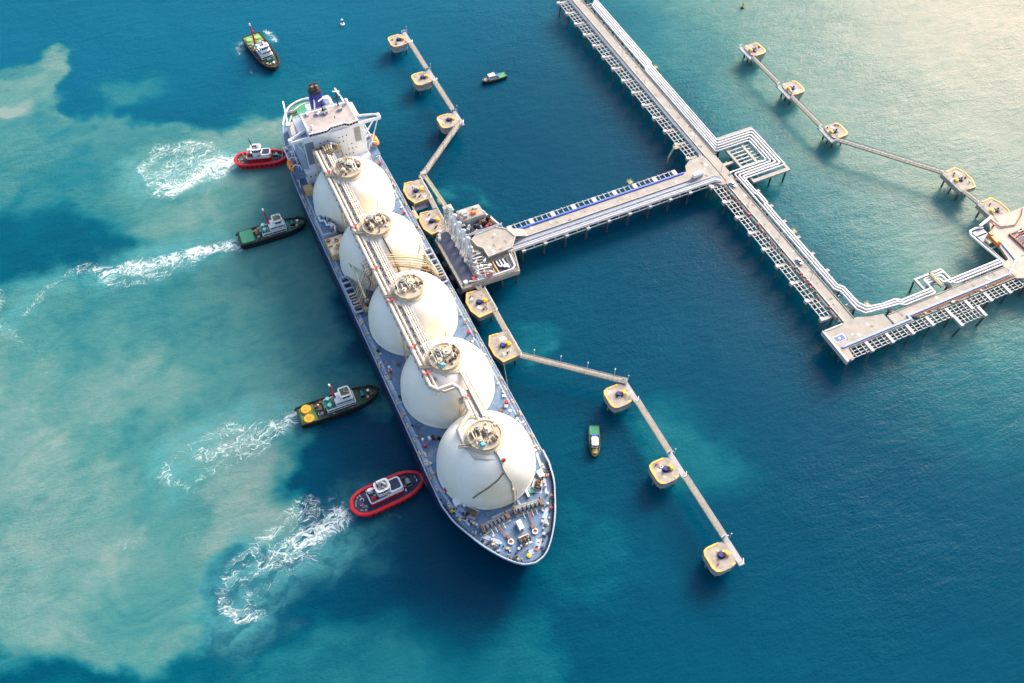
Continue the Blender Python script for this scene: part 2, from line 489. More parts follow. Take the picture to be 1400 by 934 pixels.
def build_sea():
    far = [600, 900, 1500, 3000, 6000, 12000]
    xs = np.concatenate([-np.array(far[::-1]) - 200.0, np.arange(-430, 311, 2.2), np.array(far) + 0.0])
    ys = np.concatenate([-np.array(far[::-1]) - 0.0, np.arange(-260, 521, 2.2), np.array(far) + 200.0])
    X, Y = np.meshgrid(xs, ys, indexing='ij')
    # domain warp so that every cloud gets a torn, billowing outline
    wx = X + 46 * (fbm(X / 85, Y / 85) - 0.5) + 26 * (fbm(X / 26 + 9, Y / 26) - 0.5) + 13 * (fbm(X / 9 + 2, Y / 9) - 0.5)
    wy = Y + 46 * (fbm(X / 85 + 40, Y / 85 + 3) - 0.5) + 26 * (fbm(X / 26, Y / 26 + 31) - 0.5) + 13 * (fbm(X / 9, Y / 9 + 13) - 0.5)
    silt = np.zeros(X.shape)
    tear = sstep(fbm(wx / 30 + 4, wy / 30 + 60), 0.36, 0.60)
    def cloud(poly, s, soft, torn=0.35):
        nonlocal silt
        m = sstep(-poly_sd(wx, wy, poly), -soft, soft) * (1 - torn + torn * tear)
        silt = silt + s * m
    cloud([(-277, -171), (-252, -133), (-230, -100), (-209, -70), (-185, -34), (-179, -5), (-127, -15), (-82, -20), (-20, -22), (30, -22), (24, -50), (44, -68),
           (60, -77), (64, -100), (71, -114), (92, -130), (80, -152), (76, -171), (60, -190), (60, -400), (-277, -400)], 0.54, 5, 0.18)
    cloud([(-310, -260), (-301, -161), (-312, -129), (-305, -106), (-282, -108), (-260, -118), (-236, -113), (-252, -133), (-262, -170), (-260, -260)], 0.66, 5, 0.25)
    cloud([(-172, -230), (-172, -182), (-164, -153), (-146, -126), (-118, -101), (-111, -121), (-110, -153), (-120, -187), (-120, -230)], -0.40, 9, 0.1)
    cloud([(36, -74), (27, -57), (36, -23), (72, -20), (67, -54), (53, -75)], -0.26, 9, 0.1)
    cloud([(-83, -300), (-83, -190), (-52, -115), (-10, -92), (21, -79), (56, -78), (66, -110), (92, -130), (74, -171), (44, -202), (44, -300)], 0.22, 7, 0.45)
    cloud([(-185, -34), (-175, 0), (-140, -12), (-120, -20), (-112, -60), (-120, -100), (-160, -105), (-190, -80)], 0.20, 12)
    cloud([(-84, 47), (-85, 64), (-60, 79), (-48, 73), (-50, 57), (-68, 44)], 0.42, 8, 0.9)
    cloud([(4, 42), (-1, 56), (15, 62), (26, 54), (26, 42), (13, 38)], 0.62, 6, 0.75)
    cloud([(78, 80), (85, 106), (112, 119), (132, 95), (128, 69), (100, 75)], 0.20, 12, 0.9)
    cloud([(60, 30), (75, 60), (110, 65), (150, 40), (150, 0), (110, 20)], 0.12, 14, 0.9)
    cloud([(135, -130), (107, -118), (108, -90), (119, -55), (138, -33), (148, -5), (200, -10), (200, -130)], 0.26, 9)
    cloud([(90, -170), (100, -120), (130, -130), (150, -230), (90, -230)], 0.22, 12)
    cloud([(-255, -97), (-260, -73), (-240, -50), (-232, -69), (-229, -96)], 0.34, 8, 0.8)
    cloud([(-222, -20), (-226, 16), (-196, 34), (-155, -8), (-178, -48)], 0.16, 12)
    cloud([(-190, 30), (-185, 60), (-150, 60), (-150, 30)], 0.08, 12)
    # mottling inside the turbid water only
    mott = fbm(wx / 60 + 3, wy / 60 + 8)
    silt = silt * (0.66 + 0.68 * mott) + 0.10 * (fbm(X / 150, Y / 150 + 50) - 0.42)
    # foam lines and patches behind the thrusting tugs
    fx = X + 17 * (fbm(X / 18, Y / 18 + 7) - 0.5)
    fy = Y + 17 * (fbm(X / 18 + 5, Y / 18) - 0.5)
    foam = np.zeros(X.shape)
    def wake(pts, w, s, s2=None):
        nonlocal foam
        d = line_d(fx, fy, pts)
        t = np.hypot(X - pts[0][0], Y - pts[0][1])
        t = np.clip(t / max(1.0, math.hypot(pts[-1][0] - pts[0][0], pts[-1][1] - pts[0][1])), 0, 1)
        k = s + ((s2 if s2 is not None else s) - s) * t
        foam = np.maximum(foam, k * sstep(d, w, 0.15 * w))
    wake([(-158, -45), (-156, -56), (-154, -66), (-151, -78)], 10, 1.0, 0.85)
    wake([(-151, -78), (-158, -90), (-175, -90), (-184, -80), (-180, -66), (-172, -54)], 10, 0.62)
    wake([(-163, -56), (-168, -72), (-160, -82)], 17, 0.60)
    wake([(-96, -60), (-99, -75), (-101, -94), (-104, -112), (-106, -126)], 9, 0.98, 0.72)
    wake([(-97, -62), (-95, -80), (-94, -104), (-96, -122)], 9, 0.62, 0.48)
    wake([(-105, -118), (-113, -136), (-107, -152), (-92, -166)], 7, 0.60, 0.42)
    wake([(-118, -178), (-92, -177), (-72, -166), (-58, -152)], 8, 0.55, 0.36)
    wake([(17, -64), (17, -74), (17, -88), (19, -102)], 10, 0.82, 0.52)
    wake([(12, -80), (8, -100), (14, -115), (24, -120), (34, -112)], 6, 0.60, 0.52)
    wake([(22, -76), (25, -95), (30, -106)], 7, 0.5)
    wake([(71, -58), (72, -69), (74, -80), (76, -94)], 11, 0.98, 0.62)
    wake([(62, -64), (63, -80), (66, -94), (71, -106), (80, -115), (91, -114), (96, -104)], 7, 0.62)
    wake([(78, -70), (84, -84), (88, -98)], 7, 0.5, 0.4)
    wake([(74, -92), (80, -104), (92, -106)], 7, 0.5)
    wake([(-263, 3), (-251, 5)], 4.5, 0.72)
    wake([(-261, -13), (-250, -12)], 4, 0.62)
    wake([(-236, -13), (-230, -14)], 3, 0.55)
    wake([(40, -152), (52, -132), (57, -112)], 5, 0.36)
    wake([(78, -36), (79, -44)], 2.4, 0.6)
    churn = np.zeros(X.shape)
    for pts, w, k in (([(71, -57), (74, -90), (84, -110)], 24, 1.0), ([(-97, -59), (-104, -125)], 19, 1.0), ([(-104, -125), (-104, -155), (-80, -172)], 16, 0.6), ([(17, -63), (18, -112)], 19, 0.9), ([(-157, -46), (-160, -70), (-168, -84)], 26, 1.0), ([(-258, 4), (-250, 5)], 9, 0.8), ([(-258, -13), (-248, -13)], 8, 0.7)):
        churn = np.maximum(churn, k * sstep(line_d(wx, wy, pts), w, 0.1 * w))
    silt = silt + 0.06 * churn
    silt = silt + 0.74 * sstep(wy, 150, 300) * sstep(-wx, -230, -70)  # teal water past the trestle, part of its glint lightness painted in as silt
    pale = sstep(-wx, 90, 290) * np.clip(1 - 1.6 * silt, 0, 1)
    nx, ny = X.shape
    me = bpy.data.meshes.new('sea')
    co = np.stack([X, Y, np.zeros_like(X)], -1).reshape(-1, 3)
    idx = np.arange(nx * ny).reshape(nx, ny)
    q = np.stack([idx[:-1, :-1], idx[1:, :-1], idx[1:, 1:], idx[:-1, 1:]], -1).reshape(-1, 4)
    me.vertices.add(len(co))
    me.vertices.foreach_set('co', co.ravel())
    me.loops.add(q.size)
    me.loops.foreach_set('vertex_index', q.ravel())
    me.polygons.add(len(q))
    me.polygons.foreach_set('loop_start', np.arange(len(q)) * 4)
    me.polygons.foreach_set('loop_total', np.full(len(q), 4))
    me.update(calc_edges=True)
    for nm, arr in (('silt', silt), ('foam', foam), ('pale', pale), ('churn', churn)):
        at = me.attributes.new(nm, 'FLOAT', 'POINT')
        at.data.foreach_set('value', np.clip(arr, 0, 1.2).ravel().astype(np.float32))
    return me

def sea_material():
    m = bpy.data.materials.new('sea water')
    m.use_nodes = True
    N, L = m.node_tree.nodes, m.node_tree.links
    b = N['Principled BSDF']
    b.inputs['IOR'].default_value = 1.33
    b.inputs['Specular IOR Level'].default_value = 0.0
    b.subsurface_method = 'BURLEY'
    b.inputs['Subsurface Weight'].default_value = 0.65
    b.inputs['Subsurface Radius'].default_value = (3.0, 7.0, 8.0)
    b.inputs['Subsurface Scale'].default_value = 1.0
    geo = N.new('ShaderNodeNewGeometry')
    def attr(n):
        a = N.new('ShaderNodeAttribute')
        a.attribute_name = n
        return a.outputs['Fac']
    def mth(op, a, bb=0.0):
        n = N.new('ShaderNodeMath')
        n.operation = op
        for i, v in enumerate((a, bb)):
            if isinstance(v, (int, float)):
                n.inputs[i].default_value = v
            else:
                L.new(v, n.inputs[i])
        return n.outputs[0]
    def mapping(rot, scl):
        n = N.new('ShaderNodeMapping')
        n.inputs['Rotation'].default_value = (0, 0, rot)
        n.inputs['Scale'].default_value = scl
        L.new(geo.outputs['Position'], n.inputs['Vector'])
        return n.outputs[0]
    def noise(vec, scale, det=4.0, rough=0.6, dist=0.0):
        n = N.new('ShaderNodeTexNoise')
        n.inputs['Scale'].default_value = scale
        n.inputs['Detail'].default_value = det
        n.inputs['Roughness'].default_value = rough
        n.inputs['Distortion'].default_value = dist
        L.new(vec, n.inputs['Vector'])
        return n
    def ramp(v, a, bb, c=0.0, d=1.0, smooth=True):
        n = N.new('ShaderNodeMapRange')
        if smooth:
            n.interpolation_type = 'SMOOTHSTEP'
        for k, x in (('From Min', a), ('From Max', bb), ('To Min', c), ('To Max', d)):
            if isinstance(x, (int, float)):
                n.inputs[k].default_value = x
            else:
                L.new(x, n.inputs[k])
        L.new(v, n.inputs['Value'])
        return n.outputs[0]
    def mix(f, c1, c2):
        n = N.new('ShaderNodeMixRGB')
        L.new(f, n.inputs[0])
        for i, v in ((1, c1), (2, c2)):
            if isinstance(v, tuple):
                n.inputs[i].default_value = (*v, 1)
            else:
                L.new(v, n.inputs[i])
        return n.outputs[0]
    pos = geo.outputs['Position']
    # suspended silt
    billow = mth('ABSOLUTE', mth('SUBTRACT', noise(mapping(R(12), (1.0, 0.7, 1.0)), 0.045, 6, 0.6, 1.6).outputs['Fac'], 0.5))
    det = noise(mapping(R(-8), (1.0, 0.55, 1.0)), 0.075, 7, 0.64, 1.1).outputs['Fac']
    s = mth('ADD', attr('silt'), mth('MULTIPLY', mth('SUBTRACT', det, 0.5), mth('ADD', mth('MULTIPLY', attr('silt'), 0.6), 0.06)))
    s = mth('SUBTRACT', s, mth('MULTIPLY', mth('SUBTRACT', billow, 0.09), mth('MULTIPLY', attr('silt'), 1.1)))
    ramp_c = N.new('ShaderNodeValToRGB')
    e = ramp_c.color_ramp.elements
    e[0].position, e[0].color = 0.0, (0.0001, 0.045, 0.087, 1)
    e[1].position, e[1].color = 1.0, (0.165, 0.240, 0.228, 1)
    for p, c in ((0.12, (0.0006, 0.070, 0.108)), (0.34, (0.010, 0.122, 0.150)), (0.60, (0.050, 0.174, 0.174)), (0.85, (0.108, 0.212, 0.203))):
        el = ramp_c.color_ramp.elements.new(p)
        el.color = (*c, 1)
    L.new(s, ramp_c.inputs[0])
    pale_c = mix(mth('MULTIPLY', attr('pale'), 0.75), ramp_c.outputs[0], (0.003, 0.104, 0.180))
    # foam threads: swirled ridged noise cut by the wake mask, over pale aerated water
    sw = noise(pos, 0.075, 2, 0.5)
    sw2 = noise(pos, 0.28, 2, 0.5)
    def warp(v, amp, base):
        n = N.new('ShaderNodeVectorMath')
        n.operation = 'MULTIPLY_ADD'
        L.new(v.outputs['Color'], n.inputs[0])
        n.inputs[1].default_value = (amp, amp, 0)
        L.new(base, n.inputs[2])
        return n.outputs[0]
    wv = warp(sw2, 3.2, warp(sw, 16, mapping(0.0, (1.0, 0.6, 1.0))))
    n1 = noise(wv, 0.20, 2, 0.5).outputs['Fac']
    n2 = noise(wv, 0.52, 2, 0.5).outputs['Fac']
    n3 = noise(wv, 1.5, 3, 0.6).outputs['Fac']
    def ridge(n, k):
        return mth('SUBTRACT', 1.0, mth('MULTIPLY', mth('ABSOLUTE', mth('SUBTRACT', n, 0.5)), k))
    rd = mth('MAXIMUM', ridge(n1, 11.0), mth('SUBTRACT', ridge(n2, 9.0), 0.10))
    rd = mth('ADD', rd, mth('MULTIPLY', mth('SUBTRACT', n3, 0.5), 0.9))
    fm = attr('foam')
    thr = mth('SUBTRACT', 1.16, mth('MULTIPLY', fm, 0.92))
    foam = mth('MULTIPLY', ramp(rd, thr, mth('ADD', thr, 0.55)), ramp(fm, 0.10, 0.55))
    veil = mth('MULTIPLY', attr('churn'), ramp(n1, 0.30, 0.70, 0.20, 0.62))
    c = mix(veil, pale_c, (0.070, 0.275, 0.295))
    froth = mth('MULTIPLY', ramp(fm, 0.35, 1.0), ramp(mth('ADD', n2, mth('MULTIPLY', mth('SUBTRACT', n3, 0.5), 0.8)), 0.34, 0.72, 0.0, 0.62))
    c = mix(froth, c, (0.42, 0.55, 0.55))
    c = mix(mth('MULTIPLY', foam, 0.80), c, (0.72, 0.76, 0.74))
    L.new(c, b.inputs['Base Color'])
    b.inputs['Roughness'].default_value = 0.8
    # wind ripples on three scales
    h1 = noise(mapping(R(24), (1.0, 0.42, 1.0)), 0.10, 3, 0.55, 0.4).outputs['Fac']
    h2 = noise(mapping(R(38), (1.0, 0.45, 1.0)), 0.34, 3, 0.6, 0.5).outputs['Fac']
    h3 = noise(mapping(R(15), (1.0, 0.6, 1.0)), 1.1, 2, 0.6).outputs['Fac']
    patch = ramp(noise(pos, 0.012, 1).outputs['Fac'], 0.35, 0.65, 0.55, 1.1)
    h = mth('ADD', mth('ADD', mth('MULTIPLY', h1, 0.36), mth('MULTIPLY', h2, 0.24)), mth('MULTIPLY', h3, 0.13))
    h = mth('MULTIPLY', h, patch)
    bp = N.new('ShaderNodeBump')
    bp.inputs['Strength'].default_value = 1.0
    bp.inputs['Distance'].default_value = 1.0
    L.new(h, bp.inputs['Height'])
    bp2 = N.new('ShaderNodeBump')
    bp2.inputs['Strength'].default_value = 1.0
    bp2.inputs['Distance'].default_value = 2.6
    L.new(h, bp2.inputs['Height'])
    L.new(bp2.outputs[0], b.inputs['Normal'])
    # surface reflection: Gaussian (Beckmann) slopes, Fresnel weighted
    gl = N.new('ShaderNodeBsdfAnisotropic')
    gl.distribution = 'BECKMANN'
    gl.inputs['Color'].default_value = (1.0, 0.66, 0.50, 1)  # reflection tinted peach, warm glitter light put into the colour
    L.new(ramp(foam, 0.0, 1.0, 0.25, 0.7), gl.inputs['Roughness'])
    L.new(bp.outputs[0], gl.inputs['Normal'])
    fr = N.new('ShaderNodeFresnel')
    fr.inputs['IOR'].default_value = 1.33
    L.new(bp.outputs[0], fr.inputs['Normal'])
    ms = N.new('ShaderNodeMixShader')
    L.new(mth('MULTIPLY', fr.outputs[0], 0.21), ms.inputs[0])
    L.new(b.outputs[0], ms.inputs[1])
    L.new(gl.outputs[0], ms.inputs[2])
    out = [n for n in N if n.type == 'OUTPUT_MATERIAL'][0]
    L.new(ms.outputs[0], out.inputs['Surface'])
    return m
sea_me = build_sea()
sea_me.materials.append(sea_material())
put('sea', sea_me, label='blue green sea with pale silt clouds and tug wash', kind='structure')

# ------------------------------------------------------------------ the gas carrier (local frame: bow +X, port +Y, water at z = 0)
DK = 17.0
ship = thing('gas_carrier', 'long navy hulled gas carrier with five cream domed tanks at the jetty', 'ship', (0, 1.3, 0))
deck_tab = [(-169.5, 0), (-168.6, 5), (-166, 9.5), (-161, 13), (-153, 16.5), (-141, 19.6), (-122, 22.4), (-102, 23.8), (-40, 23.8), (40, 23.8), (86, 23.8), (95, 23.0), (101, 21.6), (107, 19.0), (113, 16.2), (118, 13.2), (122.5, 9.9), (126, 6.6), (128, 3.6), (128.9, 0)]
wl_tab = [(-160, 0), (-159, 1.0), (-156, 3), (-151, 6), (-144, 11), (-134, 16.5), (-118, 21.5), (-100, 23.6), (-40, 23.8), (40, 23.8), (80, 23.6), (88, 21.5), (94, 19.0), (100, 15.5), (106, 11.5), (111, 8.2), (115.5, 5.2), (119, 2.8), (121, 1.2), (121.8, 0)]
def densify(tab, k=3):
    out = []
    P = [Vector((a, b, 0)) for a, b in tab]
    n = len(P)
    for i in range(n - 1):
        p0, p1, p2, p3 = P[max(0, i - 1)], P[i], P[i + 1], P[min(n - 1, i + 2)]
        for j in range(k):
            t = j / k
            q = 0.5 * ((2 * p1) + (p2 - p0) * t + (2 * p0 - 5 * p1 + 4 * p2 - p3) * t * t + (3 * p1 - p0 - 3 * p2 + p3) * t ** 3)
            out.append((q.x, max(0.0, q.y)))
    out.append(tab[-1])
    return out
D1, W1 = densify(deck_tab), densify(wl_tab)
deck_out = [(x, y) for x, y in D1] + [(x, -y) for x, y in D1[-2:0:-1]]
def hull_row(z):
    b = max(0.0, z / DK)
    b = b ** 0.8
    if z < 0:
        k = 1 + z * 0.02
        return [(x, y * k) for x, y in W1]
    return [(w[0] + (d[0] - w[0]) * b, w[1] + (d[1] - w[1]) * b) for w, d in zip(W1, D1)]
g = G()
zs = [-9, -3, 0, 3, 6, 9, 12, 14.5, DK]
rows = [hull_row(z) for z in zs]
nn = len(D1)
for s_ in (1, -1):
    vs = [(x, y * s_, z) for row, z in zip(rows, zs) for x, y in row]
    fs = []
    for k in range(len(zs) - 1):
        for i in range(nn - 1):
            f = (k * nn + i, k * nn + i + 1, (k + 1) * nn + i + 1, (k + 1) * nn + i)
            fs.append(f if s_ < 0 else f[::-1])
    g.add(vs, fs)
hull = part('hull', g, 'hull', ship)
g = G().add([(x, y, DK) for x, y in deck_out][::-1], [tuple(range(len(deck_out)))])
deck = part('deck', g, 'deck', ship)
# hull-top rim and bulwark round the bow
g = G().ring(deck_out, inset(deck_out, 0.35), DK - 0.3, DK + 0.18)
part('gunwale', g, 'rim', hull)
bowline = [(x, y) for x, y in D1 if x > 84]
bow_poly = [(x, y) for x, y in bowline] + [(x, -y) for x, y in bowline[-2::-1]]
g = G()
vs, fs = [], []
for i, (x, y) in enumerate(bow_poly):
    vs += [(x, y, DK), (x + 0.15, y * 1.012, DK + 1.4)]
inn = [(x - 0.35 if x > 110 else x, y * 0.985) for x, y in bow_poly]
for i, (x, y) in enumerate(inn):
    vs += [(x, y, DK + 1.4), (x, y, DK)]
m = len(bow_poly)
for i in range(m - 1):
    a, b = 2 * i, 2 * (i + 1)
    c, d = 2 * m + 2 * i, 2 * m + 2 * (i + 1)
    fs += [(a, a + 1, b + 1, b), (a + 1, c, d, b + 1), (c, c + 1, d + 1, d)]
g.add(vs, fs)
part('bulwark', g, 'rim', hull)
for i in range(1, len(inn) - 1):
    x, y = inn[i]
    x1, y1 = inn[i + 1]
    for t in (0.0, 0.5):
        px, py = x + (x1 - x) * t, y + (y1 - y) * t
        k = Vector((px - 95, py)).normalized() * 0.8
        me = shared('bulwark_stay', lambda q: q.box((0, 0, 0.6), (0.9, 0.18, 1.2)), 'dark')
        put('bulwark_stay', me, hull, (px - k.x * 0.6, py - k.y * 0.6, DK), math.atan2(k.y, k.x))
# side railings
for s_ in (1, -1):
    pts = [(x, (y - 0.35) * s_, DK + 0.18) for x, y in D1 if -166 < x < 84][::2]
    part('railing', railing(G(), pts, 1.1, 2.6, 0.055), 'rim', ship)
    # raised pale walkway lines on deck
    g = G()
    line = [(-98, 20.9), (-60, 21.3), (-36, 21.5), (30, 21.5), (84, 21.4), (96, 19.4), (104, 16.6)]
    for (xa, ya), (xb, yb) in zip(line[:-1], line[1:]):
        g.beam((xa, ya * s_, DK + 0.05), (xb, yb * s_, DK + 0.05), 1.0, 0.1)
    part('deck_walkway', g, 'walk', deck)
    g = G()
    pts = [(-96, 22.6 * s_, DK + 0.4), (-40, 22.7 * s_, DK + 0.4), (84, 22.6 * s_, DK + 0.4)]
    g.tube(pts, 0.16, 6)
    g.tube([(p[0], p[1] - 0.45 * s_, p[2]) for p in pts], 0.12, 6)
    for x in range(-94, 84, 6):
        g.bx(x - 0.1, x + 0.1, 22.0 * s_ - 0.4, 22.0 * s_ + 0.9, DK, DK + 0.35)
    part('deck_pipe', g, 'rim', deck)
# bollards, fairleads and small fittings along both sides
for s_ in (1, -1):
    for x in (-96, -84, -62, -44, -30, -8, 12, 26, 38, 52, 60, 72, 84, 92):
        me = shared('bollard', lambda q: q.box((0, 0, 0.1), (2.4, 1.0, 0.2)).cyl((-0.7, 0, 0.1), (-0.7, 0, 1.1), 0.35, n=8).cyl((0.7, 0, 0.1), (0.7, 0, 1.1), 0.35, n=8), 'cream')
        yy = 22.9 if x < 86 else 21.2
        put('bollard', me, deck, (x + random.uniform(-1, 1), s_ * (yy - 0.4), DK))
    for x in (-90, -70, -52, 18, 46, 66, 78):
        me = shared('fairlead', lambda q: q.box((0, 0, 0.4), (2.2, 0.7, 0.8)).cyl((-0.8, 0, 0.8), (-0.8, 0, 1.3), 0.3).cyl((0, 0, 0.8), (0, 0, 1.3), 0.3).cyl((0.8, 0, 0.8), (0.8, 0, 1.3), 0.3), 'rusty')
        put('fairlead', me, deck, (x, s_ * 22.9, DK))
    for x in (-58, -20, 22, 62, 97):
        me = shared('vent_post', lambda q: q.cyl((0, 0, 0), (0, 0, 1.2), 0.3).cyl((0, 0, 1.2), (0, 0, 1.7), 0.6), 'white')
        put('vent_post', me, deck, (x + s_ * 1.3, s_ * 19.4 if x < 90 else s_ * 15.5, DK))
    for x in (-61.5, -20.5, 20.5, 61.5, 84, -100):
        me = shared('fire_monitor', lambda q: q.cyl((0, 0, 0), (0, 0, 2.0), 0.28).box((0, 0, 2.1), (1.6, 0.8, 0.8)).box((-0.4, 0.2, 0.6), (1.0, 1.0, 1.2)), 'redpaint')
        put('fire_monitor', me, deck, (x - 2.5 * s_, s_ * (19.7 if x != -100 else 21), DK))
# hose reels and lockers scattered on deck between the tanks
for i, (x, y) in enumerate([(-61, 15), (-20, -14.5), (20.5, 15.5), (20.5, -15), (22, -19.5), (61.5, 16), (61, -16.5), (62, -14), (-62, 18), (23, 18.6), (60, 19), (59, -19.3)]):
    me = shared('hose_box%d' % (i % 2), lambda q: q.box((0, 0, 0.5), (1.6, 1.0, 1.0)).box((0.2, 0, 1.1), (0.8, 0.7, 0.3)), ['white', 'brown'][i % 2], 'hose_box')
    put('hose_box', me, deck, (x, y, DK), random.uniform(0, 3))
g = G().box((0, 0, 0.3), (4.2, 1.0, 0.6), 0.5).box((1.2, 0.9, 0.3), (1.6, 1.4, 0.6), 0.2).box((-1.0, -0.6, 0.4), (2.0, 1.4, 0.8))
part('tarpaulin', g, 'dark', deck, (62.0, -14.0, DK), 0.4)

# tanks
TZ = 21.0
TR = 20.0
def dome_profile():
    pr = [(TR + 0.25, DK - TZ - 0.05), (TR + 0.25, DK - TZ + 0.9), (TR, DK - TZ + 1.1), (TR, 0.0)]
    for i in range(1, 37):
        a = R(90 * i / 36.0)
        pr.append((max(0.02, TR * math.cos(a)), TR * math.sin(a)))
    return pr
dome_me = G().lathe(dome_profile(), n=96).mesh('tank_dome', 'dome', 30)
plat_me = G().lathe([(6.6, -1.6), (6.7, -0.2), (6.9, 0.0), (6.9, 0.35), (6.4, 0.35), (6.2, 0.05), (3, 0.1)], n=32).mesh('cupola_platform', 'platform')
curb_me = G().lathe([(7.9, -1.65), (8.0, -1.2), (7.7, -1.1), (7.5, -1.5)], n=40).mesh('cupola_coaming', 'cream')
rail_me = railing(G(), [(6.5 * math.cos(a), 6.5 * math.sin(a), 0.3) for a in [2 * math.pi * i / 20 for i in range(20)]], 1.1, 3, 0.06, closed=True).mesh('cupola_handrail', 'cream')
for k in range(5):
    x = 41.0 * (k - 2)
    dm = put('tank_dome', dome_me, ship, (x, 0, TZ))
    cz = TR + 0.1
    put('cupola_platform', plat_me, dm, (0, 0, cz))
    put('cupola_coaming', curb_me, dm, (0, 0, cz - 0.15))
    put('cupola_handrail', rail_me, dm, (0, 0, cz))
    rr = random.Random(40 + k)
    # two dome hatches, valve blocks, looping vapour and liquid pipes on the cupola
    for (px, py, pr_, ph, mt) in ((-1.0, 1.6, 1.5, 1.5, 'cream'), (-3.2, -1.6, 1.1, 1.9, 'greygreen'), (1.8, -2.6, 0.9, 1.3, 'cream')):
        g = G().cyl((px, py, 0.05), (px, py, ph), pr_, n=14).cyl((px, py, ph), (px, py, ph + 0.35), pr_ * 1.15, n=14).cyl((px, py, ph + 0.35), (px, py, ph + 0.8), pr_ * 0.4, n=8)
        part('tank_hatch', g, mt, dm, (0, 0, cz))
    for j in range(30):
        a, q = rr.uniform(0, 6.28), rr.uniform(1.0, 5.8)
        px, py = q * math.cos(a) - 0.6, q * math.sin(a)
        hx, hy, hz = rr.uniform(0.5, 1.5), rr.uniform(0.4, 1.1), rr.uniform(0.5, 1.7)
        g = G().box((0, 0, hz / 2), (hx, hy, hz)).cyl((0, 0, hz), (0, 0, hz + rr.uniform(0.2, 0.6)), 0.22, n=6)
        part('valve_block', g, rr.choice(['brown', 'cream', 'greygreen', 'dark', 'white', 'brown', 'cream']), dm, (px, py, cz + 0.05), rr.choice((0, 0.3, 0.8, 1.57)))
    for j in range(6):
        y0 = -4.5 + j * 1.7
        x0 = rr.uniform(-4.5, -2)
        x1 = rr.uniform(0.5, 4)
        h = rr.uniform(0.8, 2.1)
        g = G().tube([(x0, y0, 0.1), (x0, y0, h), (x1, y0 + rr.uniform(-1, 1), h), (x1, y0, 0.1)], rr.uniform(0.16, 0.3), 6)
        part('cupola_pipe', g, rr.choice(['cream', 'white', 'cream', 'brown']), dm, (0, 0, cz))
    g = G().box((0, 0, 0.15), (6.5, 1.1, 0.22)).bx(-3.2, 3.2, -0.55, -0.45, 0.25, 1.2).bx(-3.2, 3.2, 0.45, 0.55, 0.25, 1.2)
    part('catwalk', g, 'cream', dm, (1.2, -8.2, cz - 1.4), 1.25)
    if k < 4:
        g = G().cyl((0, 0, 0), (0, 0, 9.0), 0.13, n=6).cyl((0, 0, 7.5), (2.2, 0.4, 8.6), 0.09, n=5).cyl((-0.9, 0, 8.2), (0.9, 0, 8.2), 0.09, n=5)
        part('vent_mast', g, 'cream', dm, (-5.6, 3.2, cz))
    if k in (3, 4):
        part('blue_cover', G().box((0, 0, 0.8), (1.6, 1.6, 1.6)).box((0, 0, 1.7), (1.2, 1.2, 0.3)), mat('sky blue equipment cover', (0.12, 0.42, 0.55), 0.5), dm, (4.2, -2.6, cz))

# the pipe trunk along the tank tops
PZ = 39.2
kink = 51.0
def trunk_path(y, off, z=PZ):
    # off shifts the port jog so that nested pipes do not cross
    return [(-101, y, z), (kink - off, y, z), (kink + 3.0 - off * 0.5, y + 2.2, z), (kink + 3.0 - off * 0.5, y + 8.6, z), (kink + 6 - off * 0.3, y + 10.4, z), (74, y + 10.4, z)]
g = G()
main = trunk_path(-10.6, 0)[:-1] + [(69, -0.6, PZ), (72.5, -5.5, PZ), (74.5, -8.0, PZ - 0.4), (82, -8.6, PZ - 0.6), (88.5, -6.5, PZ - 0.8), (90.5, -3.0, PZ - 1.0), (92, 0.5, PZ - 2.0)]
trunk = part('main_vapour_pipe', G().tube(main, 0.95, 12), 'pipewhite', ship)
m2 = [(p[0] - (0.6 if i > 1 else 0), p[1] + 2.0 if i < 2 else p[1] + 1.2, p[2]) for i, p in enumerate(trunk_path(-10.6, -2.0))]
part('main_liquid_pipe', G().tube([(-101, -8.55, PZ - 0.1), (kink + 1.6, -8.55, PZ - 0.1), (kink + 4.8, -6.2, PZ - 0.1), (kink + 4.8, -1.5, PZ - 0.1), (kink + 8.0, 0.9, PZ - 0.1), (73, 0.9, PZ - 0.1)], 0.62, 10), 'cream', ship)
for j, (y, r_, mt) in enumerate(((-5.9, 0.42, 'cream'), (-4.9, 0.34, 'white'), (-3.9, 0.36, 'cream'))):
    yk = y + 8.6
    path = [(-97 + j, y, PZ - 0.1), (kink - 5.0 + j * 1.0, y, PZ - 0.1), (kink - 5.0 + j * 1.0 + 0.5, y + 0.8, PZ - 0.1), (kink - 3.0 + j * 0.9, yk, PZ - 0.1), (kink - 2.0 + j * 0.9, yk + 0.6, PZ - 0.1), (73 + j, yk + 0.6, PZ - 0.1)]
    part('spray_pipe', G().tube(path, r_, 8), mt, ship)
part('cable_tray', G().bx(-97, kink - 1.5, -3.2, -2.3, PZ - 0.5, PZ - 0.1), 'steel', ship)
part('trunk_walkway', G().bx(-100, kink + 1, -7.6, -6.6, PZ - 0.75, PZ - 0.55).bx(kink + 7.5, 73, 2.0, 3.0, PZ - 0.75, PZ - 0.55), 'greypipe', ship)
for i, x in enumerate(np.arange(-99, 50, 4.1)):
    me = shared('pipe_saddle', lambda q: q.bx(-0.25, 0.25, -11.6, -2.0, -1.6, -1.1).bx(-0.2, 0.2, -11.6, -11.3, -1.1, 0.2).bx(-0.2, 0.2, -7.3, -7.05, -1.1, 0.6), 'brown')
    put('pipe_saddle', me, ship, (x, 0, PZ))
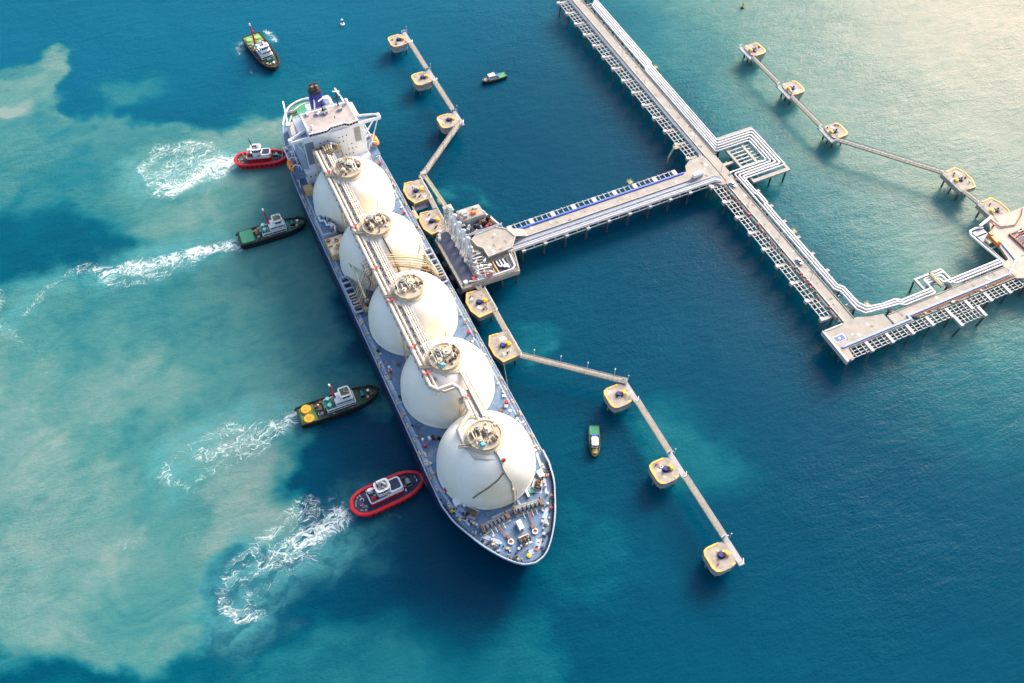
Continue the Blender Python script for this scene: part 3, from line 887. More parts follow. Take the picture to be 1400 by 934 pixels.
for i, x in enumerate((-84, -45, -17, 3, 30, 45, 62)):
    yy = -10.6 if x < 50 else -0.2
    me = shared('expansion_joint', lambda q: q.cyl((-0.5, 0, 0), (0.5, 0, 0), 1.15, n=14), 'pink')
    put('expansion_joint', me, ship, (x, yy, PZ))
    me = shared('valve_wheel', lambda q: q.cyl((0, 0, 0.6), (0, 0, 1.7), 0.2, n=6).cyl((0, 0, 1.6), (0, 0, 1.8), 0.7, n=10), 'redpaint')
    put('valve_wheel', me, ship, (x + 0.5, yy + 1.6, PZ))
# trestles that carry the trunk in the gaps between the domes
for x in (-102.5, -61.5, -20.5, 20.5, 61.5):
    g = G()
    y0, y1 = (-11.2, -2.2) if x < 50 else (-2.0, 5.0)
    for dx in (-1.0, 1.0):
        for yy in (y0, y1):
            g.cyl((x + dx, yy, DK), (x + dx, yy, PZ - 1.6), 0.28, n=6)
        g.beam((x + dx, y0, DK + 8), (x + dx, y1, PZ - 2), 0.3, 0.3)
        g.beam((x + dx, y1, DK + 8), (x + dx, y0, PZ - 2), 0.3, 0.3)
    g.bx(x - 1.4, x + 1.4, y0 - 0.5, y1 + 0.5, PZ - 2.1, PZ - 1.75)
    part('trunk_trestle', g, 'cream', ship)
for x in (-82, -41, 0, 41):
    for dx in (-12, -6, 0, 6, 12):
        zt = TZ + math.sqrt(max(1, TR * TR - 100 - dx * dx))
        me = G().cyl((0, -9, zt - 0.6), (0, -9, PZ - 1.3), 0.18, n=6).cyl((0, -3.5, TZ + math.sqrt(TR * TR - 12 - dx * dx) - 0.6), (0, -3.5, PZ - 1.3), 0.18, n=6)
        part('trunk_leg', me, 'cream', ship, (x + dx, 0, 0))
# ladder stairs down the flanks of the second dome and the foremost dome
def dome_path(x0, pts):
    out = []
    for dx, dy in pts:
        z = TZ + math.sqrt(max(0.5, (TR + 0.25) ** 2 - dx * dx - dy * dy))
        out.append((x0 + dx, dy, z))
    return out
g = G()
path = dome_path(-41, [(7.5, 0.0), (10, 0.3), (13, 0.8), (16, 1.4), (18.5, 2.0), (19.6, 2.4)])
g.tube(path, 0.42, 4)
g.tube([(p[0], p[1] + 0.7, p[2] + 0.7) for p in path], 0.08, 4)
part('dome_stair', g, 'brown', ship)
for yy0 in (0.0,):
    path = dome_path(82, [(7.5, 0.8), (9.5, 1.4), (12, 1.6), (14, 1.4), (16, 2.0), (18, 3.2), (19.7, 3.0)])
    g = G().tube(path, 0.45, 4)
    railing(g, path, 1.2, 1.6, 0.08)
    part('dome_stair', g, 'greygreen', ship)
    path = dome_path(82, [(15.0, 1.2), (16.2, -2), (16.6, -6), (16.2, -9.5), (15.5, -12.3)])
    part('dome_stair', G().tube(path, 0.3, 4), 'brown', ship)
    part('dome_stair', G().tube([(101.6, 3.2, 28), (102.6, 3.2, DK)], 0.5, 4).tube([(101.9, 4.4, 27), (102.6, 4.4, DK)], 0.18, 4), 'cream', ship)
part('dome_monitor', G().box((0, 0, 0.5), (1.2, 1.2, 1.0)).cyl((0, 0, 1), (0.6, 0.6, 1.8), 0.25), 'redpaint', ship, (93.5, 2.8, TZ + 16.3))

# cross pipes and manifolds between the second and third tanks
for s_ in (1, -1):
    for j in range(6):
        x = -24.6 + j * 1.75
        top = -4.5 + 0.6 * j if s_ > 0 else -11.5
        path = [(x, top, PZ - 1.0), (x, top + 2.2 * s_, PZ - 1.4), (x + 0.6, s_ * 8.0 if s_ > 0 else -13.0, PZ - 5.6), (x + 0.6 * (j % 3), s_ * 15.0, 29.5 - (j % 2)), (x + 1.0, s_ * 17.8, 24.0), (x + 1.0, s_ * 19.2, 20.2), (x + 1.0, s_ * 22.3, 20.0)]
        part('manifold_pipe', G().tube(path, 0.24 + 0.1 * (j % 2), 8), ['cream', 'rusty', 'greygreen', 'cream', 'rusty', 'brown'][j], ship)
    g = G()
    x0, x1 = -36.0, -13.5
    g.bx(x0, x1, s_ * 18.2 - 1.0, s_ * 18.2 - 0.2, DK + 1.8, DK + 2.4) if False else None
    ya, yb = (19.0 * s_, 23.0 * s_)
    for yy in (min(ya, yb), max(ya, yb)):
        g.bx(x0, x1, yy - 0.35, yy + 0.35, DK + 1.6, DK + 2.2)
    for i in range(7):
        xx = x0 + (x1 - x0) * i / 6
        g.bx(xx - 0.45, xx + 0.45, min(ya, yb) + 0.35, max(ya, yb) - 0.35, DK + 1.603, DK + 2.197)
        g.bx(xx - 0.2, xx + 0.2, min(ya, yb) - 0.2, min(ya, yb) + 0.2, DK, DK + 1.6)
        g.bx(xx - 0.2, xx + 0.2, max(ya, yb) - 0.2, max(ya, yb) + 0.2, DK, DK + 1.6)
    part('manifold_platform', g, 'rim', ship)
    part('drip_tray', G().bx(x0, x1, min(ya, yb), max(ya, yb), DK + 0.2, DK + 0.5), 'darkblue', ship)
    for j in range(9):
        me = shared('manifold_flange', lambda q: q.cyl((0, -0.9, 0), (0, 0.9, 0), 0.5, n=10).cyl((0, 0.7, 0), (0, 1.0, 0), 0.8, n=10).box((0, -0.3, 0.9), (0.6, 0.8, 0.9)), 'greygreen')
        put('manifold_flange', me, ship, (x0 + 2 + j * 2.3, s_ * 18.4, DK + 2.6), 0 if s_ > 0 else math.pi)
    for j in range(26):
        hx, hy, hz = random.uniform(0.5, 1.8), random.uniform(0.5, 1.4), random.uniform(0.8, 3.4)
        part('manifold_valve', G().box((0, 0, hz / 2), (hx, hy, hz)).cyl((0, 0, hz), (0, 0, hz + 0.5), 0.25, n=6), random.choice(['brown', 'cream', 'rusty', 'greygreen', 'redbrown', 'white']), ship,
             (random.uniform(-34, -12), s_ * random.uniform(15.2, 18.3), DK), random.choice((0, 0, 0.5)))
    # hose handling crane
    g = G().cyl((0, 0, 0), (0, 0, 10.5), 1.0, 0.8, n=12).box((0, 0, 11), (2.4, 2.2, 1.6))
    cr = part('crane_post', g, 'rusty', ship, (-34.0, s_ * 16.3, DK))
    g = G().beam((0, 0, 11.3), (22.5, 1.2 * s_, 12.3), 0.75, 0.9).cyl((2, 0, 10), (8, 0.4 * s_, 11.2), 0.2, n=6)
    part('crane_boom', g, 'cream', cr)
    g = G()
    for q in range(5):
        g.tube([(-13.5 + q * 0.5, s_ * (12.5 + q * 0.9), DK + 4 + q * 0.8), (-9 + q, s_ * (15.5 + q * 0.6), DK + 3.2 + q * 0.6), (-6 + q, s_ * 18.3, DK + 2.2)], 0.22, 6)
    part('crossover_pipe', g, 'cream', ship)

# starboard machinery deck and rusty deckhouse beside the aft tanks
mh = part('motor_house', G().prism(rrect(-76, -62.5, -22.4, -15.2, 0.6), DK, DK + 5.2), 'walk', ship)
part('motor_house_roof', G().prism(rrect(-75.4, -63.1, -21.8, -15.8, 0.5), DK + 5.2, DK + 5.32), 'deck', mh)
part('roof_pipe', G().tube([(-74, -20.5, DK + 6.2), (-71, -20.5, DK + 6.4), (-70.5, -18.5, DK + 6.4), (-67, -18.5, DK + 6.4), (-66.5, -15.5, DK + 6.4), (-64, -15, DK + 6)], 0.42, 8), 'white', mh)
for j in range(14):
    part('roof_valve', G().box((0, 0, 0.7), (random.uniform(0.6, 1.6), random.uniform(0.5, 1.2), 1.4)).cyl((0, 0, 1.4), (0, 0, 2.0), 0.3, n=6), random.choice(['brown', 'redbrown', 'white', 'dark', 'cream']), mh,
         (random.uniform(-73, -63), random.uniform(-17.6, -15.4), DK + 5.3), random.uniform(0, 1))
rh = part('compressor_house', G().prism(rrect(-60.5, -49, -22.2, -13.5, 0.5), DK, DK + 4.4), 'rusty', ship)
part('compressor_house_roof', G().prism(rrect(-60.1, -49.4, -21.8, -13.9, 0.5), DK + 4.4, DK + 4.5), 'cream', rh)
for j in range(10):
    part('roof_unit', G().box((0, 0, 0.6), (random.uniform(0.7, 2.0), random.uniform(0.6, 1.6), 1.2)), random.choice(['rusty', 'brown', 'cream', 'rusty']), rh, (random.uniform(-59, -50), random.uniform(-21, -15), DK + 4.5), random.uniform(0, 1.5))
part('fore_house', G().prism(rrect(-100.5, -96, -20.8, -16.5, 0.4), DK, DK + 4), 'rusty', ship)

# accommodation block
hs = part('lower_house', G().prism(rrect(-131, -104.5, -17.2, 17.6, 0.8), DK, DK + 7), 'white', ship)
up = part('upper_house', G().prism(rrect(-125.5, -107.5, -14.5, 17.2, 0.5), DK + 7, 42.6), 'white', ship)
part('side_trunk', G().prism(rrect(-124, -108.2, -17.0, -14.6, 0.3), DK + 7, 34), 'walk', ship)
rec = part('recess_shade_panel', G().bx(-107.65, -107.38, -14.0, -9.6, 26.5, 40.5), 'greypipe', up)  # flat grey panel: shade of the gap beside the side trunk, painted on
lou = part('louvre_panel', G().bx(-107.65, -107.3, 11.6, 14.8, 32.5, 41.5), 'greygreen', up)
for j in range(7):
    part('louvre_slat', G().bx(-107.32, -107.1, 11.7, 14.7, 33.0 + j * 1.2, 33.4 + j * 1.2), 'steel', up)
wm = G().box((0, 0, 0), (0.16, 0.62, 0.72)).mesh('window', 'glass')
rowz = (26.2, 29.2, 32.2, 35.2, 38.2)
for r_i, z in enumerate(rowz):
    for j in range(12):
        y = -8.2 + j * 1.95
        if (r_i * 7 + j * 3) % 5 in (0, 3) or (y > 11 and z > 31):
            continue
        put('window', wm, up, (-107.44, y, z))
for y in (-15, -12.5, -10, -6, -3, 0, 3, 6, 9, 12, 14.5):
    put('window', wm, hs, (-104.44, y, 21.6))
for s_, yy in ((1, 17.28), (-1, -14.58)):
    for z in rowz:
        for j in range(6):
            put('window', wm, up, (-122.5 + j * 2.7, yy, z), math.pi / 2)
part('house_rust', G().tube([(-104.0, -4.6, 27), (-104.0, 2.2, 27), (-104.6, 3.4, 29.5), (-106.8, 3.4, 31)], 0.55, 8), 'cream', ship)
for j in range(4):
    g = G().tube([(-100 - j * 0.2, -5.9 + j * 1.1, PZ - 0.2), (-103.5 - 0.4 * j, -5.9 + j * 1.4, PZ - 0.2), (-104.5, -5.5 + j * 2.3, PZ - 2.5), (-105.5, -5.5 + j * 2.3, 33 + j), (-107.4, -5.5 + j * 2.3, 33 + j)], 0.4, 8)
    part('riser_pipe', g, ['cream', 'rusty', 'cream', 'white'][j], ship)
part('riser_platform', G().bx(-106.8, -101.5, -11.5, 2.5, PZ - 3.2, PZ - 2.9), 'rusty', ship)
for j in range(10):
    part('riser_valve', G().box((0, 0, 0.7), (random.uniform(0.5, 1.4), random.uniform(0.5, 1.4), random.uniform(1, 2.4))), random.choice(['redbrown', 'rusty', 'cream', 'brown']), ship, (random.uniform(-106, -102), random.uniform(-11, 2), PZ - 2.6), random.uniform(0, 1.5))
# bridge
WC = 1.0
bridge_poly = [(-122.5, WC - 11.8), (-122.5, WC + 13.6), (-107.6, WC + 13.6), (-106.9, WC + 8.8), (-108.4, WC + 6.6), (-108.4, WC - 0.6), (-106.9, WC - 2.8), (-107.4, WC - 11.8)]
br = part('bridge', G().prism(bridge_poly, 42.6, 46.0), 'white', ship)
front = [(-107.6, WC + 13.6), (-106.9, WC + 8.8), (-108.4, WC + 6.6), (-108.4, WC - 0.6), (-106.9, WC - 2.8), (-107.4, WC - 11.8)]
for (xa, ya), (xb, yb) in zip(front[:-1], front[1:]):
    ln = math.hypot(xb - xa, yb - ya)
    k = max(1, int(round(ln / 1.55)))
    an = math.atan2(yb - ya, xb - xa)
    for i in range(k):
        t = (i + 0.5) / k
        nx, ny = -math.sin(an), math.cos(an)
        me = G().box((0, 0, 0), (ln / k - 0.22, 0.18, 1.25)).mesh('bridge_window', 'glass')
        put('bridge_window', me, br, (xa + (xb - xa) * t + nx * 0.05, ya + (yb - ya) * t + ny * 0.05, 44.7), an)
part('bridge_eyebrow', G().prism([(x + 0.9, y) if x > -115 else (x - 0.3, y) for x, y in bridge_poly], 45.9, 46.25), 'cleanwhite', br)
part('monkey_deck', G().prism(inset([(x + 0.9, y) if x > -115 else (x - 0.3, y) for x, y in bridge_poly], 0.8), 46.25, 46.33), 'tan', br)
g = G()
edge = inset([(x + 0.9, y) if x > -115 else (x - 0.3, y) for x, y in bridge_poly], 0.5)
railing(g, [(x, y, 46.25) for x, y in edge], 1.2, 2.0, 0.09, closed=True)
part('monkey_rail', g, 'tyrewhite', br)
for s_ in (1, -1):
    y_in, y_out = (WC + 13.6, WC + 25.2) if s_ > 0 else (WC - 11.8, WC - 22.0)
    wing = [(-113.5, y_in), (-107.6, y_in), (-107.2, y_out), (-109.6, y_out)]
    w = part('bridge_wing', G().prism(wing, 42.2, 42.9), 'white', ship)
    wi = inset(wing, 0.45)
    part('wing_floor', G().prism(wi, 42.9, 42.96), 'deck', w)
    g = G()
    for (xa, ya), (xb, yb) in zip(wing, wing[1:] + wing[:1]):
        g.beam((xa, ya, 43.5), (xb, yb, 43.5), 0.45, 1.25)
    part('wing_bulwark', g, 'cleanwhite', w)
    part('wing_cab', G().box((-108.5, y_out - s_ * 0.9, 43.9), (1.7, 1.5, 1.9)), 'cleanwhite', w)
    part('wing_brace', G().beam((-109, y_out - s_ * 3, 42.2), (-109.5, (17.2 if s_ > 0 else -14.5), 33), 0.5, 0.6).beam((-109, y_out - s_ * 1, 42.2), (-109.5, s_ * 19.5, DK + 8), 0.35, 0.35), 'white', w)
# masts, radars, domes on the monkey deck
for (x, y, h) in ((-119.5, 0.5, 8), (-121.0, 9.0, 9)):
    ms = part('radar_mast', G().cyl((x, y, 46.3), (x, y, 46.3 + h), 0.38, 0.22, 8).bx(x - 0.2, x + 0.2, y - 2.0, y + 2.0, 46.3 + h * 0.55, 46.3 + h * 0.62), 'dark', br)
    part('radar_scanner', G().box((x + 0.5, y, 46.5 + h), (0.5, 3.4, 0.45), 0.5 if y < 5 else -0.4), 'cleanwhite', ms)
for (x, y, r_) in ((-109.5, -8.4, 0.95), (-121.0, 13.2, 1.1), (-112.5, 4.4, 0.3)):
    g = G().lathe([(r_ * 0.5, 0), (r_ * 0.5, 0.8)] + [(max(0.02, r_ * math.cos(R(a))), 0.9 + r_ * 0.9 + r_ * math.sin(R(a))) for a in range(-60, 91, 15)], (x, y, 46.3), 14)
    part('satellite_dome', g, 'cleanwhite' if r_ > 0.5 else 'dark', br)
for j in range(10):
    x, y = random.uniform(-121.5, -117.0), random.uniform(-9, 13)
    part('deck_locker', G().box((0, 0, 0.6), (random.uniform(0.7, 2.0), random.uniform(0.7, 2.0), random.uniform(0.8, 1.6))), random.choice(['white', 'greypipe', 'steel']), br, (x, y, 46.33))
# aft casing, funnel, aft decks
cs = part('engine_casing', G().prism(rrect(-139.5, -125.6, -4.6, 9.5, 0.6), DK + 3, 37.5), 'white', ship)
part('casing_roof', G().prism(rrect(-139.1, -126, -4.2, 9.1, 0.5), 37.5, 37.62), 'walk', cs)
railing(g := G(), [(-139.1, -4.2, 37.6), (-139.1, 9.1, 37.6), (-126.4, 9.1, 37.6), (-126.4, -4.2, 37.6)], 1.2, 2.5, 0.09, closed=True)
part('casing_rail', g, 'tyrewhite', cs)
fn = part('funnel', G().prism(rrect(-134.5, -126.8, -3.0, 3.8, 2.4, 6), 37.6, 51.5, 0.9), 'funnel', ship)
part('funnel_top', G().prism(rrect(-134.1, -127.2, -2.7, 3.5, 2.2, 6), 51.5, 52.8, 0.96), 'dark', fn)
for (x, y) in ((-131.8, -0.6), (-131.8, 1.6), (-129.4, -0.6), (-129.4, 1.6)):
    part('exhaust_pipe', G().cyl((x, y, 52.4), (x, y, 55.4), 0.75, n=10), 'brown' if x > -131 else 'dark', fn)
part('funnel_ladder', G().beam((-126.8, -2.4, 41), (-127.4, -1.2, 49), 0.8, 0.3), 'cleanwhite', fn)
part('vent_stack', G().prism(rrect(-138.0, -135.6, 5.0, 8.2, 0.8), 37.6, 41.0), 'white', cs)
aft = part('aft_house', G().prism(rrect(-149, -131, -15.4, 15.4, 1.0), DK, DK + 4.2), 'white', ship)
part('aft_house_roof', G().prism(rrect(-148.5, -131.2, -14.9, 14.9, 1.0), DK + 4.2, DK + 4.3), 'tan', aft)
railing(g := G(), [(-148.5, -14.9, DK + 4.3), (-148.5, 14.9, DK + 4.3), (-131.4, 14.9, DK + 4.3), (-131.4, -14.9, DK + 4.3)], 1.1, 2.5, 0.08, closed=True)
part('aft_rail', g, 'tyrewhite', aft)
poop = [(x, y) for x, y in D1 if x < -150]
poop_poly = [(x + 1.2, max(0.0, y - 1.2)) for x, y in poop] + [(x + 1.2, -max(0.0, y - 1.2)) for x, y in poop[::-1]]
poop_poly = [p for i, p in enumerate(poop_poly) if i == 0 or (Vector(p) - Vector(poop_poly[i - 1])).length > 0.05][:-1]
pp = part('poop_deck', G().prism(poop_poly, DK, DK + 0.12), 'green', ship)
part('poop_line', G().tube([(x + 2.6, max(0.0, y - 2.6), DK + 0.2) for x, y in poop[1:]][::-1] + [(x + 2.6, -max(0.0, y - 2.6), DK + 0.2) for x, y in poop[1:]], 0.35, 4), 'tyrewhite', pp)
part('poop_bulwark', G().tube([(x + 0.2, y * 0.99, DK + 0.9) for x, y in poop][::-1] + [(x + 0.2, -y * 0.99, DK + 0.9) for x, y in poop[1:]], 0.45, 6), 'white', hull)
for s_ in (1, -1):
    for x in (-161, -155):
        put('mooring_winch', shared('mooring_winch', lambda q: q.box((0, 0, 0.2), (3.4, 4.4, 0.4)).cyl((0, -1.8, 1.2), (0, 1.8, 1.2), 0.9, n=12).cyl((0, -1.95, 1.2), (0, -1.8, 1.2), 1.4, n=12).cyl((0, 1.8, 1.2), (0, 1.95, 1.2), 1.4, n=12), 'greygreen'), ship, (x, s_ * 8.0, DK + 0.12))
    # boat deck with davits
    bd = part('boat_deck', G().bx(-128, -103, *( (17.7, 22.4) if s_ > 0 else (-22.4, -17.3)), DK + 6.4, DK + 6.8), 'deck', ship)
    for x in (-127, -121, -115, -109, -104):
        put('deck_pillar', shared('deck_pillar', lambda q: q.cyl((0, 0, 0), (0, 0, 6.4), 0.25, n=6), 'white'), ship, (x, s_ * 21.6, DK))
    railing(g := G(), [(-128, s_ * 22.2, DK + 6.8), (-117.5, s_ * 22.2, DK + 6.8)], 1.1, 1.8, 0.08)
    railing(g, [(-128, s_ * 22.2, DK + 6.8), (-128, s_ * 18, DK + 6.8)], 1.1, 1.8, 0.08)
    part('boat_deck_rail', g, 'tyrewhite', bd)
    for x in (-114.8, -108.6):
        put('davit', shared('davit%d' % s_, lambda q: q.tube([(0, -2.6 * s_, 0), (0, -2.0 * s_, 3.4), (0, 0.2 * s_, 4.6), (0, 1.8 * s_, 3.6)], 0.28, 6), 'white', 'davit'), ship, (x, s_ * 20.6, DK + 6.8))
    for j in range(6):
        part('locker', G().box((0, 0, 0.6), (random.uniform(0.8, 2.2), random.uniform(0.7, 1.4), 1.2)), random.choice(['white', 'steel', 'cream', 'greypipe']), ship, (random.uniform(-127, -117), s_ * random.uniform(18.6, 21.4), DK + 6.8))
pc = part('provision_crane', G().cyl((-133, -16.2, DK), (-133, -16.2, 33), 0.7, n=10).box((-133, -16.2, 33.4), (2, 2, 1.4)), 'white', ship)
part('crane_jib', G().beam((-133, -16.2, 33.8), (-150, -13.5, 35.0), 0.7, 0.8), 'cleanwhite', pc)
pc = part('provision_crane', G().cyl((-133, 16.2, DK), (-133, 16.2, 33), 0.7, n=10).box((-133, 16.2, 33.4), (2, 2, 1.4)), 'white', ship)
part('crane_jib', G().beam((-133, 16.2, 33.8), (-149, 14.5, 35.0), 0.7, 0.8), 'cleanwhite', pc)
# lifeboats are held in the davits
def lifeboat(loc, label):
    t = thing('lifeboat', label, 'lifeboat', loc, 0, 'lifeboats of the gas carrier')
    n, L_ = 9, 8.2
    vs, fs = [], []
    for i in range(n):
        u = i / (n - 1)
        x = (u - 0.5) * L_
        w = 1.55 * (1 - abs(2 * u - 1) ** 2.6) ** 0.55 + 0.08
        for j in range(10):
            a = 2 * math.pi * j / 10
            vs.append((x, w * math.cos(a), 1.5 + (1.55 if math.sin(a) > 0 else 1.35) * math.sin(a) * (0.35 + 0.65 * w / 1.63)))
    for i in range(n - 1):
        for j in range(10):
            fs.append((i * 10 + j, (i + 1) * 10 + j, (i + 1) * 10 + (j + 1) % 10, i * 10 + (j + 1) % 10))
    fs += [tuple(range(9, -1, -1)), tuple(range((n - 1) * 10, n * 10))]
    part('boat_body', G().add(vs, fs), 'orange', t)
    part('helm_cover', G().prism(rrect(-2.9, -0.9, -0.7, 0.7, 0.3), 2.7, 3.6, 0.8), 'orange', t)
    part('fender_line', G().tube([(x, w, 1.45) for x, w in ((-3.6, 0.9), (-2, 1.6), (2, 1.6), (3.6, 0.9))], 0.14, 5).tube([(x, -w, 1.45) for x, w in ((-3.6, 0.9), (-2, 1.6), (2, 1.6), (3.6, 0.9))], 0.14, 5), 'dark', t)
    for x in (-1.9, 2.2):
        part('hatch', G().box((x, 0, 2.98), (0.9, 0.7, 0.25)), 'dark', t)
lifeboat((-111.7, 24.0, DK + 7.4), 'orange enclosed lifeboat on the jetty side of the white bridge house')
lifeboat((-111.7, -21.4, DK + 7.4), 'orange enclosed lifeboat above the bow of the small red tug')

# forecastle
def windlass(x, y, rz, chain):
    w = put('windlass', shared('windlass_base', lambda q: q.bx(-2.0, 2.0, -6.0, 6.0, 0, 0.35).bx(-2.4, -2.0, -6.2, 6.2, 0, 0.5), 'greygreen', 'windlass'), ship, (x, y, DK), rz)
    for j in range(6):
        yy = -4.6 + j * 1.75
        put('drum', shared('wl_drum', lambda q: q.cyl((0, -0.55, 1.3), (0, 0.55, 1.3), 0.85, n=12), 'darkblue', 'drum'), w, (0, yy, 0))
        for e in (-0.62, 0.62):
            put('drum_flange', shared('wl_flange', lambda q: q.cyl((0, -0.07, 1.3), (0, 0.07, 1.3), 1.3, n=14), 'steelpale', 'drum_flange'), w, (0, yy + e, 0))
    for yy in (-5.7, 5.6):
        put('gearbox', shared('wl_gear', lambda q: q.box((0, 0, 1.0), (2.4, 1.0, 1.6)).cyl((-1.4, 0, 1.2), (-2.6, 0, 1.2), 0.5), 'brown', 'gearbox'), w, (0, yy, 0.3))
    for j in range(4):
        put('mooring_rope', shared('wl_rope', lambda q: q.tube([(1.0, 0, 1.2), (3.6, 0, 0.35)], 0.12, 4), 'cleanwhite', 'mooring_rope'), w, (0, -2.8 + j * 1.75, 0))
    c = part('chain_pipe', G().lathe([(1.15, 0), (1.2, 0.7), (0.8, 0.8), (0.7, 0.2)], (chain[0], chain[1], DK), 16), 'cleanwhite', ship)
    part('chain_hole', G().cyl((chain[0], chain[1], DK + 0.1), (chain[0], chain[1], DK + 0.45), 0.7, n=14), 'redbrown', c)
    part('anchor_chain', G().beam((x + 2, y + (chain[1] - y) * 0.3, DK + 1.0), (chain[0] - 0.6, chain[1], DK + 0.6), 0.45, 0.35), 'redbrown', ship)
    part('chain_stopper', G().box((chain[0] - 2.2, chain[1], DK + 0.5), (1.6, 1.4, 1.0)), 'brown', ship)
windlass(107.6, -7.2, 0.10, (117.0, -5.0))
windlass(107.0, 7.4, -0.10, (117.0, 5.4))
def winch(x, y, rz):
    w = put('deck_winch', shared('deck_winch', lambda q: q.bx(-2.2, 2.2, -2.2, 2.2, 0, 0.3).bx(-1.8, -1.2, -2.0, 2.0, 0.3, 1.3), 'steelpale', 'deck_winch'), ship, (x, y, DK), rz)
    for j, yy in enumerate((-1.4, 0.1, 1.5)):
        put('winch_drum', shared('dw_drum', lambda q: q.cyl((0, -0.45, 1.1), (0, 0.45, 1.1), 0.7, n=10).cyl((0, 0.45, 1.1), (0, 0.6, 1.1), 1.1, n=10).cyl((0, -0.6, 1.1), (0, -0.45, 1.1), 1.1, n=10), 'brown', 'winch_drum'), w, (0.3, yy, 0))
    put('winch_motor', shared('dw_motor', lambda q: q.box((0, 0, 0.9), (1.4, 0.9, 1.3)), 'dark', 'winch_motor'), w, (1.4, -1.5, 0))
winch(118.6, 0.4, 0.0)
winch(99.0, 15.0, 0.9)
winch(99.5, -13.8, -0.9)
for (x, y, sx, sy, h) in ((112.6, 1.0, 3.8, 2.0, 2.2), (101.0, 9.6, 3.6, 0.9, 1.2), (95.5, 18.2, 3.2, 2.2, 1.6), (93.0, -17.6, 3.0, 2.6, 1.8)):
    b_ = part('deck_house', G().prism(rrect(x - sx / 2, x + sx / 2, y - sy / 2, y + sy / 2, 0.25), DK, DK + h), 'cleanwhite', ship)
    part('house_door', G().box((x + sx / 2 + 0.02, y, DK + h * 0.4), (0.1, min(0.8, sy * 0.5), h * 0.7)), 'brown', b_)
for (x, y, sx, sy, rz) in ((100.5, 13.2, 3.2, 6.0, -0.5), (112.5, 12.0, 7.0, 1.8, -0.75), (112.5, -11.5, 7.0, 1.8, 0.75), (122.0, 4.2, 4.0, 2.2, -0.7), (97.5, -16.5, 6.5, 1.5, 0.35), (124, 1.0, 2.0, 3.0, 0.0), (104.5, 0.0, 0.8, 15.0, 0), (99.5, 4.8, 10.0, 0.8, 0.05)):
    part('deck_pad', G().box((0, 0, 0.05), (sx, sy, 0.1)), 'walk', deck, (x, y, DK), rz)
for (x, y) in ((114.5, 9.8), (115.8, 10.9), (112.0, -10.2), (113.2, -11.2), (121.5, 4.8), (122.6, 3.8), (104.0, -15.0), (105.2, -14.2), (121, -3.4), (119.5, 8.0), (104.5, 17.0), (108.5, 15.0), (120.3, -2.0), (101, 17.8), (116, -9)):
    put('bow_bollard', shared('bow_bollard', lambda q: q.cyl((0, 0, 0), (0, 0, 1.0), 0.42, n=10).cyl((0, 0, 1.0), (0, 0, 1.15), 0.6, n=10), 'steelpale'), deck, (x, y, DK + 0.1))
for (x, y, c) in ((106, 18.4, 'rusty'), (110.5, 15.8, 'pink'), (116, 11.0, 'rusty'), (123.8, 2.6, 'pink'), (125, -1.0, 'yellow'), (97, 20.3, 'pink'), (100, -19.2, 'rusty'), (95.5, -20.4, 'yellow'), (96.5, 19.2, 'rusty')):
    part('rope_coil', G().cyl((0, 0, 0), (0, 0, 0.5), 0.9, n=10).cyl((0, 0, 0.5), (0, 0, 0.7), 0.5, n=10), c, deck, (x, y, DK))
part('gangway_net', G().box((0, 0, 0.5), (1.0, 6.5, 0.5)), 'green', deck, (100.5, 9.9, DK), -0.35)
part('bow_mast', G().cyl((122.5, 0, DK), (122.5, 0, DK + 9), 0.3, 0.18, 8).box((122.5, 0, DK + 6), (0.5, 2.0, 0.3)), 'white', ship)

rb = random.Random(21)
for j in range(60):
    x = rb.uniform(94, 126)
    hbx = np.interp(x, [a for a, b in deck_tab], [b for a, b in deck_tab])
    y = rb.choice((-1, 1)) * (hbx - rb.uniform(1.6, 5.5))
    if abs(y) < 20.6 and Vector((x - 82, y)).length < 21.5:
        continue
    if rb.random() < 0.5:
        g = G().box((0, 0, 0.3), (rb.uniform(0.5, 1.6), rb.uniform(0.4, 1.0), 0.6))
    else:
        g = G().cyl((0, 0, 0), (0, 0, rb.uniform(0.5, 1.1)), rb.uniform(0.25, 0.5), n=8)
    part('deck_fitting', g, rb.choice(['dark', 'brown', 'dark', 'rim', 'greygreen', 'darkblue', 'rusty']), deck, (x, y, DK), rb.uniform(0, 3))
for j in range(70):
    x = rb.uniform(-96, 90)
    s_ = rb.choice((-1, 1))
    y = s_ * rb.uniform(20.3, 22.3)
    part('deck_fitting', G().box((0, 0, 0.35), (rb.uniform(0.5, 1.8), rb.uniform(0.4, 0.9), rb.uniform(0.4, 1.2))), rb.choice(['dark', 'brown', 'white', 'rim', 'greygreen', 'darkblue', 'rusty', 'cream']), deck, (x, y, DK), rb.uniform(0, 3))

# ------------------------------------------------------------------ jetty: trestles, platforms, dolphins, walkways
TZD = 10.0      # trestle deck level
def bent_mesh(key, half, npile, rake=0.0, wide=1.7):
    def fn(q):
        q.bx(-wide / 2, wide / 2, -half, half, TZD - 2.3, TZD - 0.95)
        return q
    return shared(key, fn, 'concrete', 'crosshead')
pile_me = G().cyl((0, 0, -14), (0, 0, 7.75), 0.5, n=10).mesh('pile', 'pile')
pile_rake = G().cyl((0, -2.2, -14), (0, 0.3, 7.75), 0.5, n=10).mesh('pile', 'pile')
def local(org, ang):
    return Matrix.Translation(org) @ Matrix.Rotation(ang, 4, 'Z')

def pipe_path(pts, z):
    return [(p[0], p[1], z) for p in pts]

